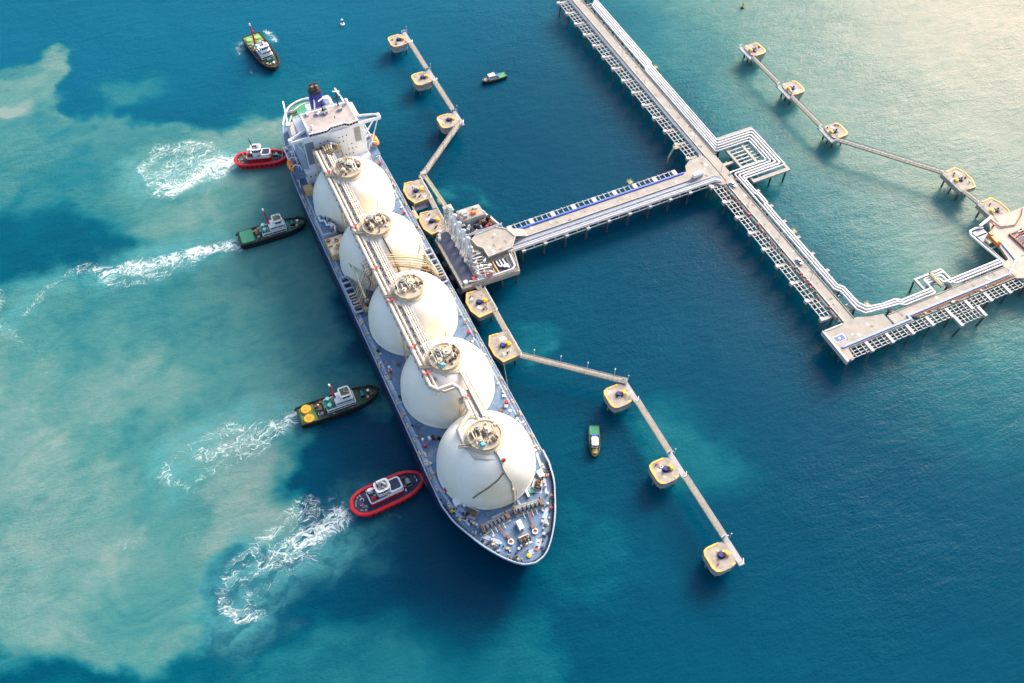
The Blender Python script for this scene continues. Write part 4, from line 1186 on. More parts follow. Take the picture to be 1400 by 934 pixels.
# --- main trestle along X
tr = thing('pipe_trestle', 'long trestle from the top edge to the lower right corner platform, road with white pipes', 'trestle', (0, 0, 0))
Y0, Y1 = 176.2, 197.6
bents = list(np.arange(-202.0, 80.0, 12.0))
hw = (Y1 - Y0) / 2
for i, x in enumerate(bents):
    put('crosshead', bent_mesh('bent_main', hw + 0.6, 4), tr, (x, Y0 + hw, 0))
    for j, yy in enumerate((178.0, 183.5, 190.0, 196.2)):
        put('pile', pile_rake if j in (0, 3) else pile_me, tr, (x, yy, 0), 0 if j < 2 else math.pi)
    put('crosshead_end', shared('crosshead_end', lambda q: q.bx(-1.0, 1.0, -1.1, 0.9, -1.2, 0.25), 'steelpale'), tr, (x, Y0 + 0.3, TZD - 0.4))
road = part('road_deck', G().bx(-204, -22, 185.4, 190.7, TZD - 0.5, TZD).bx(-22, 81, 184.4, 189.7, TZD - 0.5, TZD), 'road', tr)
part('kerb', G().bx(-204, -42, 185.1, 185.4, TZD - 0.5, TZD + 0.35).bx(-18, 80, 184.05, 184.4, TZD - 0.5, TZD + 0.35), 'steel', tr)
part('kerb', G().bx(-204, -42, 190.7, 191.0, TZD - 0.5, TZD + 0.35).bx(-18, 80, 189.7, 190.0, TZD - 0.5, TZD + 0.35), 'concrete', tr)
# road joints
for x in np.arange(-198, 80, 12.0):
    yy = 185.4 if x < -22 else 184.4
    put('road_joint', shared('road_joint', lambda q: q.bx(-0.12, 0.12, 0.02, 5.28, 0, 0.006), 'capside'), tr, (x, yy, TZD))
# empty pipe-rack grid on the ship side
for i, x in enumerate(bents[:-1]):
    if -44 < x < -26:
        continue
    for k in range(1, 4):
        put('rack_beam', shared('rack_beam', lambda q: q.bx(-0.16, 0.16, 0.2, 7.2, -0.35, 0.0), 'steelpale'), tr, (x + 3.0 * k, Y0, TZD - 0.3))
    for k, yy in enumerate((176.5, 178.7, 180.9, 182.9)):
        put('rack_stringer', shared('rack_stringer', lambda q: q.bx(0.86, 11.14, -0.17, 0.17, -0.4, 0.0), 'steel'), tr, (x, yy, TZD - 0.42))
# dark pipes between grid and road
for k, (yy, r_, mt) in enumerate(((183.2, 0.32, 'greypipe'), (184.0, 0.30, 'greypipe'), (184.75, 0.22, 'steel'))):
    part('service_pipe', G().tube([(-203, yy, TZD - 0.2), (-46, yy, TZD - 0.2), (-44, yy - 1.2, TZD - 0.2), (-41.5, yy - 1.2, TZD - 0.2)], r_, 8), mt, tr)
for k, (yy, r_, mt) in enumerate(((182.4, 0.24, 'redbrown'), (183.0, 0.25, 'greypipe'), (183.6, 0.22, 'tealgreen'))):
    part('service_pipe', G().tube([(-20, yy, TZD - 0.2), (24 + 3 * k, yy, TZD - 0.2), (25 + 3 * k, yy - 0.7, TZD - 0.2), (28 + 3 * k, yy - 0.7, TZD - 0.2), (29 + 3 * k, yy, TZD - 0.2), (79, yy, TZD - 0.2)], r_, 6), mt, tr)
for j in range(34):
    x = random.uniform(-15, 78)
    part('service_valve', G().box((0, 0, 0.3), (random.uniform(0.5, 1.3), random.uniform(0.4, 0.8), 0.7)), random.choice(['redpaint', 'brown', 'tealgreen', 'dark', 'orangem', 'greypipe']), tr, (x, random.uniform(182.2, 183.8), TZD - 0.1))
# big insulated pipes on the far side, with expansion jogs and the nested loops
PIP = [(191.9, 0.52, 'lilac'), (193.15, 0.52, 'insul'), (194.5, 0.62, 'insul'), (195.85, 0.66, 'insul'), (197.3, 0.52, 'lilac')]
PIPZ = TZD + 0.55
for k, (yy, r_, mt) in enumerate(PIP):
    o = (4 - k) * 1.75
    jog = 1.6
    xk, xt = -121.0 - 0.9 * k, -189.0 - 1.3 * k
    dirx, diry = -0.72, 0.69
    path = [(xt + 40 * dirx, yy + 1.4 + 40 * diry), (xt, yy + 1.4), (xk, yy + 1.1), (xk + 1.3, yy), (xk + 4, yy)]
    path += [(-51.0 + o, yy - 0.0), (-50.2 + o, yy + 0.8), (-50.2 + o, 219.2 - o), (-49.4 + o, 220.0 - o), (-20.2 - o, 220.0 - o), (-19.4 - o, 219.2 - o), (-19.4 - o, yy + 0.6 - 2.0), (-18.6 - o, yy - 2.2)]
    if k in (1, 2, 3):
        ye = 191.6 + (k - 1) * 1.45
        path[-1] = (-18.6 - o, ye)
        path[-2] = (-19.4 - o, ye + 0.8)
        path += [(-8, ye), (-6.5, ye + (0.0 if k == 1 else 0.9)), (0, ye + (0.0 if k == 1 else 0.9)), (1.5, ye)]
        c = (k - 1) * 1.5
        path += [(62.0 - c * 0.4, ye), (64.5 - c * 0.4, ye + 2.0), (76.5 - c, ye + 2.2), (80.2 - c * 0.8, ye + 4.6), (81.6 - c * 0.8, 207.0), (82.4 - c, 214.0), (84.2 - c, 216.5), (84.2 - c, 233.5)]
        path += [(83.6 - c, 234.2), (76.0 + c * 0.9, 234.2), (75.2 + c * 0.9, 235.0), (75.2 + c * 0.9, 245.4 - c * 1.5), (76.0 + c * 0.9, 246.2 - c * 1.5), (83.0 - c, 246.2 - c * 1.5), (83.8 - c, 247.0 - c * 1.5), (83.8 - c, 276.0)]
    rr_ = r_ * 0.9
    part('insulated_pipe', G().tube(pipe_path(path, PIPZ), rr_, 10), mt, tr)
for x in np.arange(-198, 78, 6.0):
    if -51 < x < -18:
        continue
    put('pipe_support', shared('pipe_support_%d' % (x > -20), (lambda q: q.bx(-0.2, 0.2, 191.2, 195.6, TZD - 0.95, TZD - 0.02)) if x > -20 else (lambda q: q.bx(-0.2, 0.2, 191.2, 198.2, TZD - 0.95, TZD - 0.02)), 'steel', 'pipe_support'), tr, (x, 0, 0))
for k, (yy, r_, mt) in enumerate(PIP):
    for i, x in enumerate(np.arange(-114 + k * 1.3, -54, 6.0)):
        put('pipe_band', shared('pipe_band_%d' % k, lambda q: q.cyl((-0.14, 0, 0), (0.14, 0, 0), r_ * 0.9 + 0.07, n=10), 'steel', 'pipe_band'), tr, (x, yy, PIPZ))
    for i, x in enumerate(np.arange(-184 + k * 1.3, -126, 6.0)):
        t_ = (x - (-189.0 - 1.3 * k)) / ((-121.0 - 0.9 * k) - (-189.0 - 1.3 * k))
        put('pipe_band', shared('pipe_band_%d' % k, None, 'steel'), tr, (x, yy + 1.4 - 0.3 * t_, PIPZ))
    if k in (1, 2, 3):
        for i, x in enumerate(np.arange(4 + k, 60, 6.0)):
            put('pipe_band', shared('pipe_band_%d' % k, None, 'steel'), tr, (x, 191.6 + (k - 1) * 1.45, PIPZ))
# expansion loop platform
lp = part('loop_platform', G().bx(-53, -15.4, 197.9, 199.3, TZD - 1.3, TZD - 0.15).bx(-53, -15.4, 219.6, 221.2, TZD - 1.3, TZD - 0.15).bx(-53, -51.6, 199.3, 219.6, TZD - 1.3, TZD - 0.15).bx(-17.6, -15.4, 199.3, 219.6, TZD - 1.3, TZD - 0.15), 'concrete', tr)
for x in np.arange(-49.0, -18.0, 2.6):
    put('loop_beam', shared('loop_beam', lambda q: q.bx(-0.35, 0.35, 199.3, 219.6, TZD - 0.9, TZD - 0.3), 'steelpale'), lp, (x, 0, 0))
part('loop_walkway', G().bx(-44, -24.0, 207.4, 208.9, TZD - 0.3, TZD - 0.12), 'walkway', lp)
part('loop_beam', G().bx(-51.6, -17.6, 203.0, 203.5, TZD - 1.2, TZD - 0.91).bx(-51.6, -17.6, 213.5, 214.0, TZD - 1.2, TZD - 0.91), 'concrete', lp)
for x in (-51, -40, -29, -17):
    for yy in (201, 210.5, 219.8):
        put('pile', pile_me, tr, (x, yy, -0.3))
# stair gantries hanging off the trestle
for (x, yy) in ((-120.5, 199.0), (22.5, 196.6), (-56.0, 174.8)):
    g = G().box((0, 0, 0.0), (2.4, 2.6, 0.25))
    s_ = 1 if yy > 190 else -1
    railing(g, [(-1.2, -1.3, 0.1), (-1.2, 1.3, 0.1), (1.2, 1.3, 0.1), (1.2, -1.3, 0.1)], 1.1, 1.3, 0.1, closed=True)
    g.beam((0, 1.3 * s_, 0), (0.6, 4.4 * s_, -5.5), 1.0, 0.25).beam((0.9, 4.4 * s_, -5.5), (0.9, 4.6 * s_, -9), 0.8, 0.2)
    part('access_gantry', g, 'gantry', tr, (x, yy, TZD - 0.3))
for x in np.arange(-190, 78, 27.0):
    yy = 185.3 if x < -22 else 184.3
    put('lamp_post', shared('lamp_post', lambda q: q.cyl((0, 0, 0), (0, 0, 7.5), 0.12, 0.07, 6).beam((0, 0, 7.4), (0, 1.7, 7.7), 0.1, 0.1).box((0, 1.9, 7.7), (0.35, 0.8, 0.15)), 'steel'), tr, (x, yy, TZD))
# upper end: the trestle bends away out of the picture
ue = G().beam((-203.5, 188.0, TZD - 0.25), (-240, 223, TZD - 0.25), 5.3, 0.5)
part('road_deck', ue, 'road', tr)
for t in (0.25, 0.6, 0.95):
    x, yy = -203.5 - 36.5 * t, 190 + 35 * t
    put('crosshead', bent_mesh('bent_end', 9.5, 3), tr, (x, yy, -0.02), -0.8)
    for d in (-7, 0, 7):
        put('pile', pile_me, tr, (x + d * 0.69, yy + d * 0.72, -0.05))

# --- junction slab and branch to the loading platform
bt = thing('branch_trestle', 'branch trestle with blue cable strip from the junction to the loading platform', 'trestle')
part('junction_deck', G().prism([(-44, 184.9), (-44, 176.0), (-41, 171.5), (-37.2, 170.0), (-37.2, 166.5), (-30.6, 166.5), (-26.6, 176.0), (-20.5, 182.0), (-20.5, 184.0), (-22.0, 185.0)], TZD - 0.62, TZD - 0.012), 'road', bt)
BY0, BY1 = 66.0, 166.5
part('road_deck', G().bx(-36.0, -31.0, BY0 - 2, BY1, TZD - 0.5, TZD - 0.004), 'road', bt)
part('cable_cover', G().bx(-37.1, -36.25, BY0 + 1.0, 168.0, TZD - 0.3, TZD + 0.55).beam((-36.7, BY0 + 1.2, TZD + 0.13), (-42.0, BY0 - 5.5, TZD + 0.13), 0.85, 0.84), 'bluestrip', bt)
part('kerb', G().bx(-31.0, -30.7, BY0 - 2, 174, TZD - 0.5, TZD + 0.3), 'steel', bt)
part('cable_trough', G().bx(-30.5, -28.6, BY0, 181, TZD - 0.6, TZD - 0.25), 'greypipe', bt)
for k, (x, r_, mt) in enumerate(((-28.0, 0.24, 'lilac'), (-27.2, 0.26, 'greypipe'), (-26.2, 0.46, 'lilac'), (-25.0, 0.5, 'insul'), (-24.0, 0.2, 'steel'))):
    part('branch_pipe', G().tube([(x, 60.0, PIPZ - 0.15), (x, 168 + k * 2, PIPZ - 0.15), (x, 181.5 - k * 0.4, PIPZ - 0.15), (x + 2.0, 184.0 - k * 0.4, PIPZ - 0.5)], r_, 8), mt, bt)
for i, yy in enumerate(np.arange(BY0 + 2.0, 182, 12.0)):
    put('crosshead', shared('bent_branch', lambda q: q.bx(-41.6, -23.2, -0.8, 0.8, TZD - 2.3, TZD - 0.95), 'concrete', 'crosshead'), bt, (0, yy, 0))
    for j, x in enumerate((-40.0, -35.0, -29.0, -24.5)):
        put('pile', pile_me, bt, (x, yy, 0))
    if yy < 166:
        put('rack_block', shared('rack_block', lambda q: q.bx(-1.9, 1.9, -1.2, 1.2, -1.0, 0.1), 'steelpale'), bt, (-39.4, yy, TZD - 0.35))
        for k in range(1, 4):
            if yy + 3 * k < 166:
                put('rack_beam', shared('rack_beam_b', lambda q: q.bx(-41.6, -37.15, -0.16, 0.16, -0.35, 0.0), 'steelpale', 'rack_beam'), bt, (0, yy + 3.0 * k, TZD - 0.25))
    put('pipe_bracket', shared('pipe_bracket', lambda q: q.bx(-24.6, -22.4, -0.9, 0.9, -0.9, 0.15), 'steelpale'), bt, (0, yy + 0.0, TZD - 0.15))
    put('pipe_clamp', shared('pipe_clamp', lambda q: q.bx(-28.5, -23.6, -0.25, 0.25, -0.6, 0.1), 'steel'), bt, (0, yy + 6.0, TZD - 0.3))
part('rack_stringer', G().bx(-41.4, -41.05, BY0 + 2, 164, TZD - 0.95, TZD - 0.6).bx(-38.2, -37.85, BY0 + 2, 164, TZD - 0.95, TZD - 0.6), 'steel', bt)
part('edge_beam', G().bx(-23.3, -22.9, BY0 + 2, 180, TZD - 0.94, TZD - 0.5), 'steel', bt)
part('access_gantry', railing(G().box((0, 0, 0), (2.4, 2.4, 0.25)), [(-1.2, -1.2, 0.1), (-1.2, 1.2, 0.1), (1.2, 1.2, 0.1), (1.2, -1.2, 0.1)], 1.1, 1.2, 0.1, closed=True).beam((-1.2, 0, 0), (-4, 0.4, -5), 1.0, 0.25), 'gantry', bt, (-43.0, 139.0, TZD - 0.3))

# --- corner platform and the trestle to the second berth
ct = thing('corner_trestle', 'corner platform and short trestle with pale blue strip at the lower right', 'trestle')
part('corner_deck', G().prism([(81, 172.8), (98.5, 172.8), (98.5, 176.0), (92.9, 177.0), (92.9, 214.6), (90.75, 214.6), (90.75, 204), (83.6, 204), (82.5, 198), (80, 191.5), (80, 184.05), (81, 183)], TZD - 0.9, TZD + 0.006), 'road', ct)
part('corner_beam', G().bx(80.2, 81.0, 172.2, 183.0, TZD - 2.2, TZD + 0.3).bx(80.2, 99.2, 171.6, 172.8, TZD - 2.2, TZD + 0.3), 'steelpale', ct)
part('road_deck', G().bx(85.2, 90.6, 205, 276, TZD - 0.5, TZD), 'road', ct)
part('kerb', G().bx(84.9, 85.2, 206, 276, TZD - 0.5, TZD + 0.3), 'concrete', ct)
part('cable_cover', G().bx(91.2, 92.1, 174.6, 213.0, TZD + 0.02, TZD + 0.6).bx(89.2, 92.1, 213.0, 214.0, TZD + 0.02, TZD + 0.6).bx(89.3, 90.1, 214.0, 274.5, TZD + 0.02, TZD + 0.6).beam((89.7, 274.5, TZD + 0.3), (84.0, 284.0, TZD + 0.3), 0.8, 0.56).beam((84.0, 284.0, TZD + 0.3), (72.8, 285.6, TZD + 0.3), 0.8, 0.56), 'bluepale', ct)
mtt = part('landing_mat', G().box((86.8, 176.7, TZD + 0.05), (3.4, 5.6, 0.08)), 'cleanwhite', ct)
part('mat_panel', G().box((86.8, 176.7, TZD + 0.10), (3.0, 5.0, 0.06)), 'bluestrip', mtt)
part('mat_mark', G().lathe([(0.55, 0.13), (0.5, 0.15)], (86.8, 176.7, TZD), 12), 'cleanwhite', mtt)
for k, (x, r_, mt) in enumerate(((91.0, 0.3, 'redbrown'), (91.7, 0.26, 'brown'), (92.4, 0.3, 'walkway'))):
    part('service_pipe', G().tube([(x, 216 + k, TZD - 0.2), (x, 278, TZD - 0.2)], r_, 6), mt, ct)
for j in range(18):
    part('service_valve', G().box((0, 0, 0.3), (random.uniform(0.4, 0.9), random.uniform(0.5, 1.4), 0.7)), random.choice(['brown', 'rusty', 'steel', 'redbrown']), ct, (random.uniform(91, 92.4), random.uniform(216, 275), TZD - 0.1))
bys = list(np.arange(175.0, 280, 11.6))
for i, yy in enumerate(bys):
    put('crosshead', shared('bent_corner', lambda q: q.bx(80.5, 98.6, -0.8, 0.8, TZD - 2.3, TZD - 0.92), 'concrete', 'crosshead'), ct, (0, yy, 0))
    put('crosshead_end', shared('crosshead_end_c', lambda q: q.bx(93.2, 99.0, -0.8, 0.8, -1.0, 0.2), 'steelpale', 'crosshead_end'), ct, (0, yy, TZD - 0.4))
    for j, x in enumerate((82.0, 88.0, 92.5, 97.6)):
        put('pile', pile_me, ct, (x, yy, 0))
    if i < len(bys) - 1:
        for k in range(1, 4):
            put('rack_beam', shared('rack_beam_c', lambda q: q.bx(93.0, 98.4, -0.16, 0.16, -0.35, 0.0), 'steelpale', 'rack_beam'), ct, (0, yy + 2.9 * k, TZD - 0.3))
        for x in (93.3, 95.0, 96.7, 98.2):
            put('rack_stringer', shared('rack_stringer_c', lambda q: q.bx(-0.17, 0.17, 0.8, 10.8, -0.4, 0.0), 'steelpale', 'rack_stringer'), ct, (x, yy, TZD - 0.62))
# wide part of the rack
wb = part('wide_rack_frame', G().bx(98.8, 104.8, 232.6, 234.2, TZD - 1.2, TZD - 0.1).bx(98.8, 104.8, 246.6, 248.2, TZD - 1.2, TZD - 0.1), 'steelpale', ct)
for k in range(5):
    put('rack_beam', shared('rack_beam_w', lambda q: q.bx(98.7, 104.0, -0.16, 0.16, -0.35, 0.0), 'steelpale', 'rack_beam'), ct, (0, 236.4 + 2.2 * k, TZD - 0.3))
for x in (99.6, 101.6, 103.8):
    put('rack_stringer', shared('rack_stringer_w', lambda q: q.bx(-0.17, 0.17, 234.2, 246.6, -0.4, 0.0), 'steelpale', 'rack_stringer'), ct, (x, 0, TZD - 0.62))
for (x, yy) in ((104, 233.4), (104, 247.4)):
    put('pile', pile_rake, ct, (x, yy, 0), -math.pi / 2)
# small loop platform off the inner side
part('loop_platform', G().bx(72.5, 82, 231.0, 232.2, TZD - 1.2, TZD - 0.2).bx(72.5, 82, 240.0, 241.0, TZD - 1.2, TZD - 0.2).bx(72.5, 73.6, 232.2, 247.5, TZD - 1.2, TZD - 0.2).bx(73.6, 82, 246.8, 247.8, TZD - 1.2, TZD - 0.2).bx(78.5, 79.5, 232.2, 240.0, TZD - 1.25, TZD - 0.25), 'steelpale', ct)
for (x, yy) in ((73, 232), (73, 247)):
    put('pile', pile_rake, ct, (x, yy, -0.2), math.pi / 2)
part('access_gantry', railing(G().box((0, 0, 0), (7.5, 1.8, 0.25)), [(-3.7, -0.9, 0.1), (3.7, -0.9, 0.1), (3.7, 0.9, 0.1), (-3.7, 0.9, 0.1)], 1.1, 1.5, 0.1, closed=True).beam((-3.5, 0, 0), (-6, 0.3, -6), 0.9, 0.25), 'gantry', ct, (78.2, 239.0, TZD + 1.7))
part('access_gantry', railing(G().box((0, 0, 0), (2.2, 2.2, 0.25)), [(-1.1, -1.1, 0.1), (-1.1, 1.1, 0.1), (1.1, 1.1, 0.1), (1.1, -1.1, 0.1)], 1.1, 1.2, 0.1, closed=True).beam((-1, 1, 0), (-3, 2.5, -5), 0.9, 0.25), 'gantry', ct, (76.0, 200.6, TZD - 0.2))
part('side_ladder', G().beam((60, 195.6, TZD - 0.6), (74, 197.2, TZD - 0.6), 0.2, 0.2).beam((60, 197.0, TZD - 0.6), (72, 198.6, TZD - 0.6), 0.2, 0.2), 'steelpale', ct)
for k in range(5):
    part('ladder_rung', G().beam((61 + k * 2.6, 195.7 + k * 0.3, TZD - 0.55), (61 + k * 2.6, 197.1 + k * 0.3, TZD - 0.55), 0.2, 0.2), 'steelpale', ct)

# --- second berth platform at the right edge
rp = thing('second_loading_platform', 'tan concrete platform with orange machine cut by the right edge', 'platform')
RPOLY = [(83.5, 276), (93.5, 276.5), (94.5, 279.5), (100.5, 283), (102, 300), (102, 330), (58, 330), (57.5, 291), (66, 285), (82, 281.5)]
part('platform_deck', G().prism(RPOLY, TZD - 1.3, TZD + 0.01), mat('tan platform concrete', (0.46, 0.40, 0.34), 0.85, var=0.15, scale=0.2, rust=0.2, rustcol=(0.3, 0.2, 0.15)), rp)
for (x, yy) in ((60, 300), (60, 315), (72, 290), (84, 284), (98, 284), (99, 300), (80, 300), (80, 318), (98, 320)):
    put('pile', pile_me, rp, (x, yy, -0.5))
part('side_frame', G().tube([(83, 277.5, TZD), (70, 276.2, TZD), (61.5, 275.6, TZD), (59.5, 277.2, TZD), (59.2, 281, TZD), (60.5, 284.5, TZD)], 0.55, 8), 'cleanwhite', rp)
part('side_frame', G().tube([(83, 279.0, TZD - 0.3), (64, 278.0, TZD - 0.3)], 0.3, 6).bx(63.5, 64.2, 277.5, 284, TZD - 0.8, TZD - 0.3).bx(72.5, 73.2, 277.5, 284, TZD - 0.8, TZD - 0.3), 'steelpale', rp)
part('side_deck', G().bx(60.5, 68, 277.5, 284.5, TZD - 0.6, TZD - 0.3), 'greypipe', rp)
om = part('orange_machine', G().box((69.5, 283.0, TZD + 1.0), (7.5, 2.2, 2.2)).box((66.6, 283.0, TZD + 2.4), (2.0, 1.8, 0.8)).cyl((72, 283, TZD + 2), (74, 283, TZD + 2.2), 0.5), 'orangem', rp)
part('machine_base', G().box((69.0, 280.4, TZD + 0.3), (3.0, 2.0, 1.4)), 'gantry', rp)
part('white_wall', G().beam((59.5, 283.0, TZD + 0.8), (57.0, 292.6, TZD + 0.8), 1.2, 1.6), 'cleanwhite', rp)
for k in range(6):
    part('loading_pipe', G().tube([(71.5 + k * 1.5, 294.0, TZD + 0.2), (71.5 + k * 1.5, 296.0, TZD + 2.4), (71.5 + k * 1.5, 308.0, TZD + 2.6)], 0.32, 8), ['insul', 'redpaint', 'insul', 'insul', 'redpaint', 'insul'][k], rp)
part('pipe_rack', G().bx(69.5, 82, 292.8, 293.4, TZD, TZD + 1.0).bx(69.5, 82, 300, 300.6, TZD, TZD + 1.6).bx(69.5, 70.1, 293.4, 300, TZD, TZD + 0.9).bx(81.4, 82, 293.4, 300, TZD, TZD + 0.9), 'redbrown', rp)
part('pipe_run', G().tube([(58.2, 291.5, TZD + 0.5), (64.0, 292.5, TZD + 0.5), (66, 300, TZD + 0.5), (62, 308, TZD + 0.5), (58.5, 312, TZD + 0.5)], 0.3, 6), 'brown', rp)
part('red_post', G().cyl((62.0, 289.5, TZD), (62.0, 289.5, TZD + 2), 0.5), 'redpaint', rp)
part('kerb_arc', G().tube([(93.6, 276.6, TZD + 0.2), (95.0, 280.0, TZD + 0.2), (101, 284, TZD + 0.2), (102, 300, TZD + 0.2)], 0.4, 6), 'cap', rp)
part('machine_box', G().box((88, 296, TZD + 1.2), (5, 4, 2.4)).box((88, 296, TZD + 2.6), (4, 3, 0.5)), 'steel', rp)

# --- loading platform with arms
lpf = thing('loading_platform', 'crowded concrete loading platform beside the ship, tan upper slab', 'platform')
LP = [(-12.3, 30.3), (-11.4, 60.4), (-24.0, 63.5), (-41, 65), (-51, 62.5), (-57.7, 58.6), (-57.7, 45), (-54, 36), (-47, 30.3)]
part('platform_deck', G().prism(LP, TZD - 2.0, TZD), 'concrete', lpf)
part('edge_kerb', G().ring(LP, inset(LP, 0.7), TZD, TZD + 0.5), 'cap', lpf)
for x in (-54, -44, -34, -24, -14):
    for yy in (33, 43, 52, 60):
        if not (x < -50 and yy < 40):
            put('pile', pile_me, lpf, (x, yy, -0.4))
part('arm_floor', G().bx(-50.5, -14.5, 32.2, 38.6, TZD + 0.05, TZD + 0.2), 'darkblue', lpf)
part('front_beam', G().bx(-46, -12.6, 30.35, 31.0, TZD + 0.5, TZD + 1.0), 'walkway', lpf)
SLAB = [(-39.2, 49.2), (-39.6, 53), (-39.8, 60.2), (-36.5, 64.6), (-29.7, 66.6), (-23.7, 62.0), (-23.0, 48.8), (-29.3, 48.8), (-32.0, 46.6), (-36.8, 45.8)]
sl = part('upper_slab', G().prism(SLAB, 13.3, 14.0), 'road', lpf)
part('slab_kerb', G().ring(SLAB, inset(SLAB, 0.45), 14.0, 14.35), 'steelpale', sl)
part('slab_ramp', G().add([(-36.4, 65.0, 13.99), (-30.6, 65.8, 13.99), (-31.0, 74, 10.02), (-36.0, 74, 10.02), (-36.4, 65.0, 13.3), (-30.6, 65.8, 13.3), (-31.0, 74, 9.6), (-36.0, 74, 9.6)], [(0, 3, 2, 1), (4, 5, 6, 7), (0, 4, 7, 3), (1, 2, 6, 5), (0, 1, 5, 4), (2, 3, 7, 6)]), 'road', lpf)
for (x, yy) in ((-38, 51), (-38, 59), (-25, 51), (-25, 60), (-31, 55)):
    part('slab_column', G().cyl((x, yy, TZD), (x, yy, 13.3), 0.5, n=8), 'concrete', lpf)
part('slab_stair', G().beam((-39.3, 56, 13.6), (-43.6, 56.8, TZD + 0.3), 1.0, 0.3), 'steel', lpf)
part('upper_walkway', G().bx(-40.6, -39.9, 40, 64, 13.4, 13.7).bx(-40.6, -39.9, 40, 64, 14.6, 14.72), 'greypipe', lpf)
# aft house and machinery
hh = part('control_house', G().prism(rrect(-57.0, -49.2, 46, 58.5, 0.5), TZD, TZD + 5.0), 'capside', lpf)
part('control_roof', G().prism(rrect(-56.6, -49.6, 46.4, 58.1, 0.4), TZD + 5.0, TZD + 5.12), 'cap', hh)
for (x, yy, sx, sy, h, mt) in ((-54, 49, 2.2, 3.0, 1.2, 'white'), (-52, 53.5, 2.0, 2.4, 1.0, 'orangem'), (-54.6, 55.4, 1.6, 2.0, 1.0, 'armblue'), (-51, 48.6, 1.4, 1.8, 1.4, 'steel')):
    part('roof_unit', G().box((0, 0, h / 2), (sx, sy, h)).box((0, 0, h + 0.15), (sx * 0.7, sy * 0.7, 0.3)), mt, hh, (x, yy, TZD + 5.12), 0.1)
part('side_pipe', G().tube([(-50, 61.2, TZD + 0.9), (-56.0, 59.4, TZD + 0.9), (-56.3, 57, TZD + 4), (-50, 58.9, TZD + 5)], 0.55, 8).tube([(-50, 61.2, TZD + 0.9), (-41.5, 64.0, TZD + 0.9)], 0.55, 8), 'insul', lpf)
rnd = random.Random(3)
for j in range(46):
    x, yy = rnd.uniform(-48.5, -41), rnd.uniform(44, 61)
    hz = rnd.uniform(1, 4)
    mt = rnd.choice(['redbrown', 'redpaint', 'brown', 'dark']) if yy > 54 else rnd.choice(['dark', 'greypipe', 'darkblue', 'armblue', 'steel'])
    part('equipment_skid', G().box((0, 0, hz / 2), (rnd.uniform(0.6, 2.2), rnd.uniform(0.6, 2.0), hz)).cyl((0.2, 0, hz), (0.2, 0, hz + 0.6), 0.25, n=6), mt, lpf, (x, yy, TZD), rnd.choice((0, 0.2, 0.6)))
for j in range(60):
    x, yy = rnd.uniform(-31, -13.5), rnd.uniform(40.5, 48.3)
    hz = rnd.uniform(0.8, 3.2)
    mt = rnd.choice(['cleanwhite', 'cleanwhite', 'steel', 'brown', 'greypipe', 'walkway', 'pink', 'armblue'])
    if rnd.random() < 0.4:
        g = G().cyl((-1.0, 0, hz), (1.0, 0, hz), 0.45, n=10).cyl((0, 0, 0), (0, 0, hz), 0.2, n=6).cyl((-1.05, 0, hz), (-0.85, 0, hz), 0.65, n=10)
    else:
        g = G().box((0, 0, hz / 2), (rnd.uniform(0.6, 1.8), rnd.uniform(0.5, 1.6), hz))
    part('valve_station', g, mt, lpf, (x, yy, TZD), rnd.uniform(0, 3))
for j in range(9):
    x = -30 + j * 1.9
    part('transfer_pipe', G().tube([(x, 39.5, TZD + 2.0), (x, 41, TZD + 2.8), (x + 0.5, 46, TZD + 2.8), (x + 0.5, 48.5, TZD + 1.0)], 0.26, 6), rnd.choice(['insul', 'armblue', 'cleanwhite', 'walkway']), lpf)
pit = part('pipe_pit', G().bx(-22, -14.8, 51.2, 57.6, TZD + 0.02, TZD + 0.12), 'darkblue', lpf)
for k in range(3):
    part('pit_pipe', G().tube([(-21.4, 52.2 + k * 1.7, TZD + 1), (-18.6 + k * 1.0, 52.2 + k * 1.7, TZD + 1), (-17.4 + k * 1.0, 52.8 + k * 1.7, TZD + 1), (-17.4 + k * 1.0, 56.8, TZD + 1)], 0.38, 8), 'cleanwhite', pit)
part('pit_frame', G().bx(-22.8, -13.8, 50.2, 50.7, TZD, TZD + 1.4).bx(-22.8, -13.8, 48.5, 48.9, TZD, TZD + 1.4), 'rusty', lpf)
part('perimeter_pipe', G().tube([(-23, 60.0, TZD + 0.9), (-15.2, 59.4, TZD + 0.9), (-13.6, 57.6, TZD + 0.9), (-13.9, 40, TZD + 0.9), (-15, 35, TZD + 0.9)], 0.5, 8), 'insul', lpf)
part('perimeter_pipe', G().tube([(-24, 61.4, TZD + 0.8), (-14.2, 60.6, TZD + 0.8), (-12.4, 58.4, TZD + 0.8), (-12.8, 36, TZD + 0.8)], 0.25, 6), 'walkway', lpf)
part('perimeter_pipe', G().tube([(-14.8, 39.2, TZD + 1.0), (-15.4, 47, TZD + 1.0)], 0.4, 8), 'armblue', lpf)
part('fire_cabinet', G().box((-15.6, 37.8, TZD + 0.8), (2.0, 1.4, 1.6)), 'redpaint', lpf)
part('store_box', G().box((-15.2, 33.4, TZD + 0.9), (1.7, 1.9, 1.8)), 'cleanwhite', lpf)
railing(g := G(), [(-12.9, 31, TZD + 0.5), (-12.1, 59.8, TZD + 0.5), (-23.5, 62.8, TZD + 0.5)], 1.1, 2.4, 0.08)
part('platform_rail', g, 'steelpale', lpf)
for (x, yy) in ((-50.5, 34.5), (-48.5, 33.2), (-46.5, 32.6)):
    part('store_box', G().box((x, yy, TZD + 0.9), (1.5, 1.4, 1.8)).box((x, yy, TZD + 1.9), (1.1, 1.0, 0.3)), 'cleanwhite', lpf)
for k in range(4):
    part('fender_panel', G().bx(-44 + k * 9.5, -40.5 + k * 9.5, 28.6, 30.3, 3.0, 8.2), 'pile', lpf)
